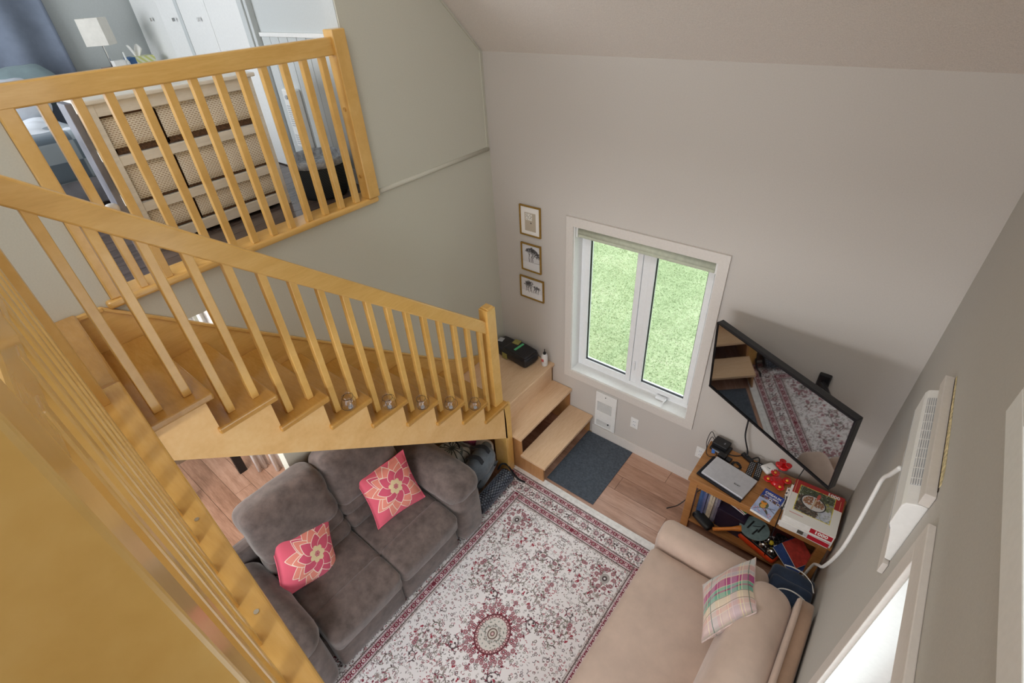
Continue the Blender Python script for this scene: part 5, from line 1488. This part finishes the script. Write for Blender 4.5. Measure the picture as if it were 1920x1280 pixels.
MB().soft((0.505, -0.925, 0.17), (0.075, 0.05, 0.17), 0.06, 14, (0.02, 0.01, 0.02), wrinkle=0.009, seed=6).build('body', M['white_bag'], wb_, smooth=True, weld=0.0005)
def bagprint():
    q = Canvas(0.3, 0.3, 500, (186, 190, 188)); r = random.Random(3)
    for k in range(14):
        a = k * PI / 7; q.line(((0.15, 0.15), (0.15 + 0.22 * math.cos(a), 0.15 + 0.22 * math.sin(a))), 0.009, (64, 78, 84))
    for _ in range(30): q.ell(r.uniform(0, 0.3), r.uniform(0, 0.3), 0.012, 0.008, (90, 104, 108), r.uniform(0, 3))
    return q.a
pg = thing('tote_bag', 'grey patterned tote bag behind the backpack under the stairs', 'bag', (0.33, -1.12, 0))
MB().soft((0.33, -1.14, 0.16), (0.13, 0.11, 0.16), 0.05, 12, (0.01, 0.01, 0.015), wrinkle=0.007, seed=11).build('body', painted('tote_print', bagprint(), 0.7), pg, smooth=True, weld=0.0005, uvfn=lambda p: ((p.x - 0.18) / 0.3, (p.y + 1.29) / 0.3))
MB().tube(bez([(0.27, -1.10, 0.30), (0.28, -1.10, 0.37), (0.36, -1.10, 0.38), (0.39, -1.10, 0.30)], 6), 0.008, 6).build('handle', M['black_soft'], pg, smooth=True)
M['magenta'] = fabric('magenta_fabric', (150, 66, 104), 0.3, 25)
mg = MB().soft((0.36, -0.93, 0.30), (0.08, 0.06, 0.05), 0.04, 12, (0.01, 0.01, 0.01), wrinkle=0.01, seed=13).build('scarf', M['magenta'], smooth=True, weld=0.0005)
tag(mg, 'crumpled magenta patterned scarf stuffed between the bags under the stairs', 'scarf')
cbx_ = thing('cardboard_box', 'plain white box under the bags at the stair foot', 'box', (0.36, -0.93, 0))
MB().box((0.22, -0.99, 0.0), (0.38, -0.87, 0.245)).build('body', M['paper'], cbx_, bevel=0.002)

# curtain panels and a dark furniture leg in the doorway below the loft
def curtain(nm, label, y0, y1, x, z0, z1, m, amp, n, cat='curtain', th=0.004, group=None):
    b = MB().grid(lambda u, v: (x + amp * math.sin(u * n * 2 * PI), y0 + u * (y1 - y0), z0 + v * (z1 - z0)), 8 * n, 6)
    return tag(b.build(nm, m, smooth=True, solid=th), label, cat, group)
M['sheer'] = fabric('white_curtain', (240, 239, 240), 0.03, 4, sheen=0.1)
curtain('curtain', 'white curtain panel in the doorway under the loft, nearer the stairs', -2.22, -2.11, -1.16, 0.01, 2.2, M['sheer'], 0.018, 2)
curtain('curtain', 'white curtain panel in the doorway under the loft, beside the wall end', -2.115, -2.0, -1.03, 0.01, 2.2, M['sheer'], 0.018, 2)
tb = thing('dining_table', 'dark legged table in the room under the loft, mostly hidden', 'table', (-1.7, -2.3, 0))
for x, y in ((-1.30, -2.30), (-1.30, -2.75), (-2.0, -2.30), (-2.0, -2.75)): MB().box((x - 0.02, y - 0.035, 0), (x + 0.02, y + 0.035, 0.71)).build('leg', M['black'], tb)
MB().box((-2.05, -2.80, 0.71), (-1.25, -2.25, 0.74)).build('tabletop', M['oak_side'], tb, bevel=0.004)

# ================================================================== BEDROOM LOFT
LF = 2.462
cream = wood('cream_paint', [(0.3, (212, 207, 196)), (0.5, (226, 222, 212)), (0.7, (234, 230, 222))], (1, 1, 9), 0.5, scale=4)
ds = thing('basket_dresser', 'cream painted basket dresser with three rows behind the loft railing', 'dresser', (-0.62, -1.86, LF))
DX0, DX1, DY0, DY1, DT = -0.80, -0.42, -2.275, -1.465, 3.185
for x in (DX0, DX1 - 0.035):
    for y in (DY0, DY1 - 0.035): MB().box((x, y, LF), (x + 0.035, y + 0.035, DT)).build('post', cream, ds, bevel=0.003)
MB().box((DX0 - 0.015, DY0 - 0.015, DT), (DX1 + 0.015, DY1 + 0.02, DT + 0.02)).build('top', cream, ds, bevel=0.005)
for za, zb in ((3.130, DT), (2.902, 2.948), (2.668, 2.714), (2.484, 2.54)):
    MB().box((DX1 - 0.028, DY0 + 0.035, za), (DX1 - 0.004, DY1 - 0.035, zb)).build('front_rail', cream, ds, bevel=0.002)
    for y in (DY0 + 0.006, DY1 - 0.018): MB().box((DX0 + 0.035, y, za), (DX1 - 0.035, y + 0.012, zb)).build('side_rail', cream, ds)
for zb in (2.905, 2.672, 2.49): MB().box((DX0 + 0.02, DY0 + 0.02, zb), (DX1 - 0.03, DY1 - 0.02, zb + 0.012)).build('shelf', cream, ds)
kb = NT('cream_wicker')
tc = kb.n('ShaderNodeTexCoord'); sp_ = kb.n('ShaderNodeSeparateXYZ'); cb_ = kb.n('ShaderNodeCombineXYZ')
kb.l(tc.outputs['Object'], sp_.inputs[0])
ad = kb.n('ShaderNodeMath', operation='ADD'); kb.l(sp_.outputs[0], ad.inputs[0]); kb.l(sp_.outputs[1], ad.inputs[1])
kb.l(ad.outputs[0], cb_.inputs[0]); kb.l(sp_.outputs[2], cb_.inputs[1])
bt_ = kb.n('ShaderNodeTexBrick', i_Scale=1.0, offset=0.5); bt_.inputs['Brick Width'].default_value = 0.018; bt_.inputs['Row Height'].default_value = 0.0088; bt_.inputs['Mortar Size'].default_value = 0.0032; bt_.inputs['Mortar Smooth'].default_value = 0.2
bt_.inputs['Color1'].default_value = (*s2l((146, 122, 94)), 1); bt_.inputs['Color2'].default_value = (*s2l((172, 150, 122)), 1); bt_.inputs['Mortar'].default_value = (*s2l((236, 230, 216)), 1)
kb.l(cb_.outputs[0], bt_.inputs[0]); kb.l(bt_.outputs['Color'], kb.b.inputs['Base Color']); kb.b.inputs['Roughness'].default_value = 0.8
kb.bump(bt_.outputs['Fac'], 0.5, 0.004)
M['wicker'] = kb.m
M['wicker_dark'] = plain('brown_wicker', (84, 60, 40), 0.8, noise=0.3, scale=120)
gap = (DY1 - DY0 - 0.07) / 3
rows = ((2.950, 3.129, 'top row'), (2.716, 2.901, 'middle row'), (2.542, 2.667, 'bottom row'))
cols = ('left', 'centre', 'right')
B0 = None
for ri, (za, zb, rn) in enumerate(rows):
    for ci in range(3):
        yc = DY0 + 0.035 + gap * (ci + 0.5)
        lb = 'cream wicker basket, %s of the dresser, %s one' % (rn, ('nearest the bed', 'middle', 'nearest the laundry basket')[ci])
        t_ = thing('wicker_basket', lb, 'basket', (-0.60, yc, za), 'wicker baskets in the dresser')
        h_, hw_ = (zb - za), gap / 2 - 0.007
        if h_ > 0.12: h_ -= 0.006
        # open box: four woven walls and a base, the front slightly bowed
        def wall(a_, b_, y0_, y1_):
            return MB().grid(lambda u, v: (a_ + (b_ - a_) * u + (0.010 * math.sin(PI * v) * math.sin(PI * u) if a_ == b_ else 0), y0_ + (y1_ - y0_) * u, h_ * v), 10, 5)
        fb = MB().grid(lambda u, v: (0.150 + 0.010 * math.sin(PI * u) * math.sin(PI * min(1, v * 1.1)), -hw_ + 2 * hw_ * u, (0.03 if ri == 0 else 0.012) + (h_ - (0.03 if ri == 0 else 0.012)) * v), 10, 5)
        o1 = fb.build('front', M['wicker'], t_, local=True, smooth=True, solid=0.006)
        ob = MB().box((-0.15, -hw_, 0.0), (0.148, -hw_ + 0.006, h_)).box((-0.15, hw_ - 0.006, 0.0), (0.148, hw_, h_)).box((-0.15, -hw_, 0), (-0.144, hw_, h_)).box((0.142, -hw_, 0), (0.148, hw_, 0.04)).build('sides', M['wicker_dark'], t_, local=True)
        MB().box((-0.15, -hw_, 0), (0.15, hw_, 0.008)).build('base', M['wicker_dark'], t_, local=True)
        MB().tube([(0.152, -hw_, h_), (0.154, 0, h_), (0.152, hw_, h_), (-0.147, hw_, h_), (-0.147, -hw_, h_)], 0.005, 6, closed=True).build('rim', M['wicker_dark'] if ci == 0 and ri == 0 else M['wicker'], t_, local=True, smooth=True)
# grey board in clear plastic leaning against the dresser end
M['grey_board'] = plain('grey_board', (128, 128, 136), 0.35, noise=0.15, scale=8)
gbd = MB().box((-0.53, -2.345, LF), (-0.415, -2.315, 3.205)).build('folding_board', M['grey_board'], bevel=0.004)
tag(gbd, 'tall grey folded board standing against the bed end of the dresser', 'board')
pbg = MB().soft((-0.40, -2.375, 2.70), (0.03, 0.035, 0.06), 0.025, 10, wrinkle=0.008, seed=21).build('plastic_bag', M['frost'], smooth=True, weld=0.0005)
tag(pbg, 'small clear crumpled plastic bag hooked on the grey board in the loft', 'bag')
dbn = MB().box((-0.75, -2.1, LF + 0.001), (-0.50, -1.55, LF + 0.016)).build('flat_case', M['black'], bevel=0.004)
tag(dbn, 'flat dark case stored on the floor under the dresser', 'case')

# laundry basket
lb_ = thing('laundry_basket', 'dark woven laundry basket with a pale liner beside the dresser', 'basket', (-0.36, -1.245, LF))
kd = NT('dark_weave')
tc = kd.n('ShaderNodeTexCoord'); w1_ = kd.n('ShaderNodeTexWave', i_Scale=38.0, bands_direction='Z'); w2_ = kd.n('ShaderNodeTexWave', i_Scale=30.0, bands_direction='DIAGONAL')
kd.l(tc.outputs['Object'], w1_.inputs['Vector']); kd.l(tc.outputs['Object'], w2_.inputs['Vector'])
mm_ = kd.n('ShaderNodeMath', operation='MULTIPLY'); kd.l(w1_.outputs['Fac'], mm_.inputs[0]); kd.l(w2_.outputs['Fac'], mm_.inputs[1])
kd.l(kd.ramp(mm_.outputs[0], [(0.1, (26, 30, 34)), (0.6, (58, 66, 72))]), kd.b.inputs['Base Color']); kd.b.inputs['Roughness'].default_value = 0.6; kd.bump(mm_.outputs[0], 0.6, 0.004)
MB().lathe([(0.0, 0.0), (0.135, 0.0), (0.15, 0.02), (0.17, 0.235), (0.175, 0.245), (0.165, 0.245), (0.145, 0.03), (0.0, 0.02)], (-0.36, -1.245, LF), 30, sy=0.98).build('body', kd.m, lb_, smooth=True)
M['liner'] = fabric('liner_cloth', (150, 156, 164), 0.2, 40)
MB().lathe([(0.176, 0.205), (0.180, 0.246), (0.172, 0.252), (0.158, 0.246), (0.142, 0.12)], (-0.36, -1.245, LF), 30, sy=0.98).build('liner', M['liner'], lb_, smooth=True)

# loft wall heater
lh = thing('wall_heater', 'narrow white heater on the grey loft wall behind the railing', 'heater', (-0.82, -1.03, 2.83))
MB().box((-0.905, -1.055, 2.645), (-0.745, -1.008, 3.025)).build('case', M['white'], lh, bevel=0.012, seg=3)
for za, zb in ((2.79, 2.93), (2.67, 2.74)):
    s = MB()
    for i in range(int((zb - za) / 0.014)): s.box((-0.885, -1.0565, za + 0.014 * i), (-0.80, -1.0545, za + 0.014 * i + 0.006))
    o = s.build('grille', M['grille'], lh); o['kind'] = 'stuff'
MB().tube([(-0.85, -1.055, 2.975), (-0.85, -1.066, 2.975)], 0.013, 14).build('knob', M['grille'], lh)

# bed
bd = thing('bed', 'bed with pale sheets and blue plaid spread along the loft wall', 'bed', (-2.0, -2.75, LF))
BX0, BX1, BY0, BY1 = -2.90, -1.42, -3.45, -2.09
MB().box((BX0, BY0, LF + 0.05), (BX1, BY1, LF + 0.24)).build('base', M['grey_board'], bd, bevel=0.01)
def plaid_blue():
    n = 256; yy, xx = np.mgrid[0:n, 0:n] / n
    a = np.zeros((n, n, 3)) + np.array((104, 120, 132))
    for v in (xx, yy):
        k = ((v * 4) % 1 < 0.5)[..., None] * 0.5; a = a * (1 - k) + np.array((206, 212, 218)) * k
    k = (((xx * 4) % 1 < 0.5) & ((yy * 4) % 1 < 0.5))[..., None] * 0.7; a = a * (1 - k) + np.array((60, 74, 88)) * k
    return a
kpb = painted('blue_plaid', plaid_blue(), 0.9, sheen=0.2)
MB().soft(((BX0 + BX1) / 2, (BY0 + BY1) / 2, LF + 0.33), ((BX1 - BX0) / 2 + 0.005, (BY1 - BY0) / 2 + 0.006, 0.15), 0.05, 16, wrinkle=0.003, seed=31).build('plaid_spread', kpb, bd, smooth=True, weld=0.0005, uvfn=lambda p: ((p.y + 3.5) / 1.5, (p.z - LF - 0.1) / 0.9))
M['sheet'] = fabric('white_bedding', (216, 220, 228), 0.05, 4, sheen=0.1)
def duvet(u, v):
    x = BX0 + 0.02 + u * 1.42; y = BY0 - 0.01 + v * (BY1 - BY0 + 0.03)
    z = LF + 0.485 + 0.010 * math.sin(x * 9 + y * 14) + 0.006 * math.sin(x * 23 - y * 17) + 0.004 * math.sin(y * 37 + x * 5)
    e = max(0, (v - 0.93) / 0.07); z -= 0.07 * e * e
    e = max(0, (u - 0.95) / 0.05); z -= 0.06 * e * e
    return (x, y, z)
MB().grid(duvet, 60, 44).build('duvet', M['sheet'], bd, smooth=True)
M['pillow_teal'] = fabric('grey_teal_pillowcase', (136, 154, 158), 0.06, 5, sheen=0.1)
pl1 = MB().soft((-2.67, -2.20, LF + 0.60), (0.17, 0.34, 0.09), 0.08, 16, (0.02, 0.02, 0.04), wrinkle=0.007, seed=41, rot=Matrix.Rotation(math.radians(25), 3, 'Y') @ Matrix.Rotation(0.1, 3, 'X')).build('bed_pillow', M['pillow_teal'], smooth=True, weld=0.0005)
tag(pl1, 'grey teal pillow propped at the head of the loft bed', 'pillow')
pl2 = MB().soft((-2.35, -2.40, LF + 0.585), (0.17, 0.34, 0.075), 0.065, 16, (0.02, 0.02, 0.03), wrinkle=0.011, seed=42, rot=Matrix.Rotation(math.radians(22), 3, 'Y')).build('bed_pillow', M['sheet'], smooth=True, weld=0.0005)
tag(pl2, 'white crumpled pillow lying in front of the teal one', 'pillow')
# curtain at the far wall
cw = MB().grid(lambda u, v: (-2.965 + 0.035 * math.sin(u * 5 * 2 * PI) * (1 - 0.2 * v), -3.5 + u * 1.865 + 0.01 * v, LF + 0.1 + v * 1.68), 80, 8).build('curtain', M['blue_cloth'], smooth=True, solid=0.004)
tag(cw, 'blue grey floor length curtain behind the loft bed', 'curtain')
# nightstand, lamp and small things on it
ns = thing('nightstand', 'small white nightstand between the bed and the closet', 'nightstand', (-2.72, -1.36, LF))
MB().box((-2.95, -1.58, LF + 0.60), (-2.50, -1.10, LF + 0.625)).build('top', M['white'], ns, bevel=0.004)
MB().box((-2.93, -1.56, LF + 0.06), (-2.52, -1.12, LF + 0.60)).build('case', M['white'], ns, bevel=0.004)
MB().box((-2.521, -1.54, LF + 0.33), (-2.505, -1.14, LF + 0.52)).build('drawer', M['white'], ns, bevel=0.003)
for y in (-1.54, -1.16):
    for x in (-2.92, -2.56): MB().box((x, y, LF), (x + 0.03, y + 0.03, LF + 0.06)).build('leg', M['white'], ns)
NZ = LF + 0.625
lp = thing('table_lamp', 'white table lamp with square shade on the nightstand', 'lamp', (-2.72, -1.44, NZ))
M['shade'] = fabric('lamp_shade_cloth', (228, 224, 216), 0.02, 20, sheen=0.0)
MB().lathe([(0.0, 0.0), (0.055, 0.0), (0.055, 0.012), (0.0, 0.016)], (-2.72, -1.44, NZ), 20).tube([(-2.72, -1.44, NZ + 0.012), (-2.72, -1.44, NZ + 0.36)], 0.007, 8).build('stem', M['chrome'], lp)
sh = MB()
def sq(h, z): return [(-2.72 + h * math.cos(PI / 2 * i + 0.1), -1.44 + h * math.sin(PI / 2 * i + 0.1), z) for i in range(4)]
sh.add(sq(0.112, NZ + 0.195) + sq(0.108, NZ + 0.375), [(i, (i + 1) % 4, (i + 1) % 4 + 4, i + 4) for i in range(4)])
sh.build('lamp_shade', M['shade'], lp, solid=0.003)
tbx = thing('tissue_box', 'yellow striped tissue box with a white tissue on the nightstand', 'tissue box', (-2.68, -1.235, NZ))
ktb = NT('stripe_print'); wv = ktb.n('ShaderNodeTexWave', i_Scale=14.0, bands_direction='DIAGONAL'); ktb.l(ktb.coords('Object'), wv.inputs['Vector']); ktb.l(ktb.ramp(wv.outputs['Fac'], [(0.45, (206, 210, 130)), (0.55, (226, 228, 200))]), ktb.b.inputs['Base Color'])
MB().box((-2.74, -1.33, NZ), (-2.62, -1.14, NZ + 0.095)).build('carton', ktb.m, tbx)
M['tissue_blue'] = plain('blue_print', (60, 100, 150), 0.6)
MB().box((-2.741, -1.3305, NZ + 0.001), (-2.6195, -1.285, NZ + 0.0955)).build('blue_end', M['tissue_blue'], tbx)
MB().grid(lambda u, v: (-2.68 + 0.016 * math.sin(u * 8) * (0.3 + v), -1.245 + (u - 0.5) * (0.03 + 0.07 * v), NZ + 0.092 + v * 0.085 * (0.75 + 0.3 * math.sin(u * 9 + 1))), 14, 8).build('tissue', M['paper'], tbx, smooth=True, solid=0.002)
bt2 = MB().lathe([(0.0, 0.0), (0.018, 0.0), (0.018, 0.07), (0.008, 0.09), (0.005, 0.14), (0.0, 0.142)], (-2.60, -1.36, NZ), 14).build('lotion_bottle', M['white'], smooth=True)
tag(bt2, 'slim white pump bottle on the nightstand beside the tissue box', 'bottle')
wbx = MB().box((-2.66, -1.455, NZ), (-2.58, -1.375, NZ + 0.09)).build('carton', M['paper'], bevel=0.002)
tag(wbx, 'small white carton under the table lamp', 'box')
rbx = MB().box((-2.62, -1.55, NZ), (-2.55, -1.48, NZ + 0.055)).build('jewel_box', plain('dark_red', (96, 32, 36), 0.5), bevel=0.002)
tag(rbx, 'small dark red box on the nightstand edge by the bed', 'box')
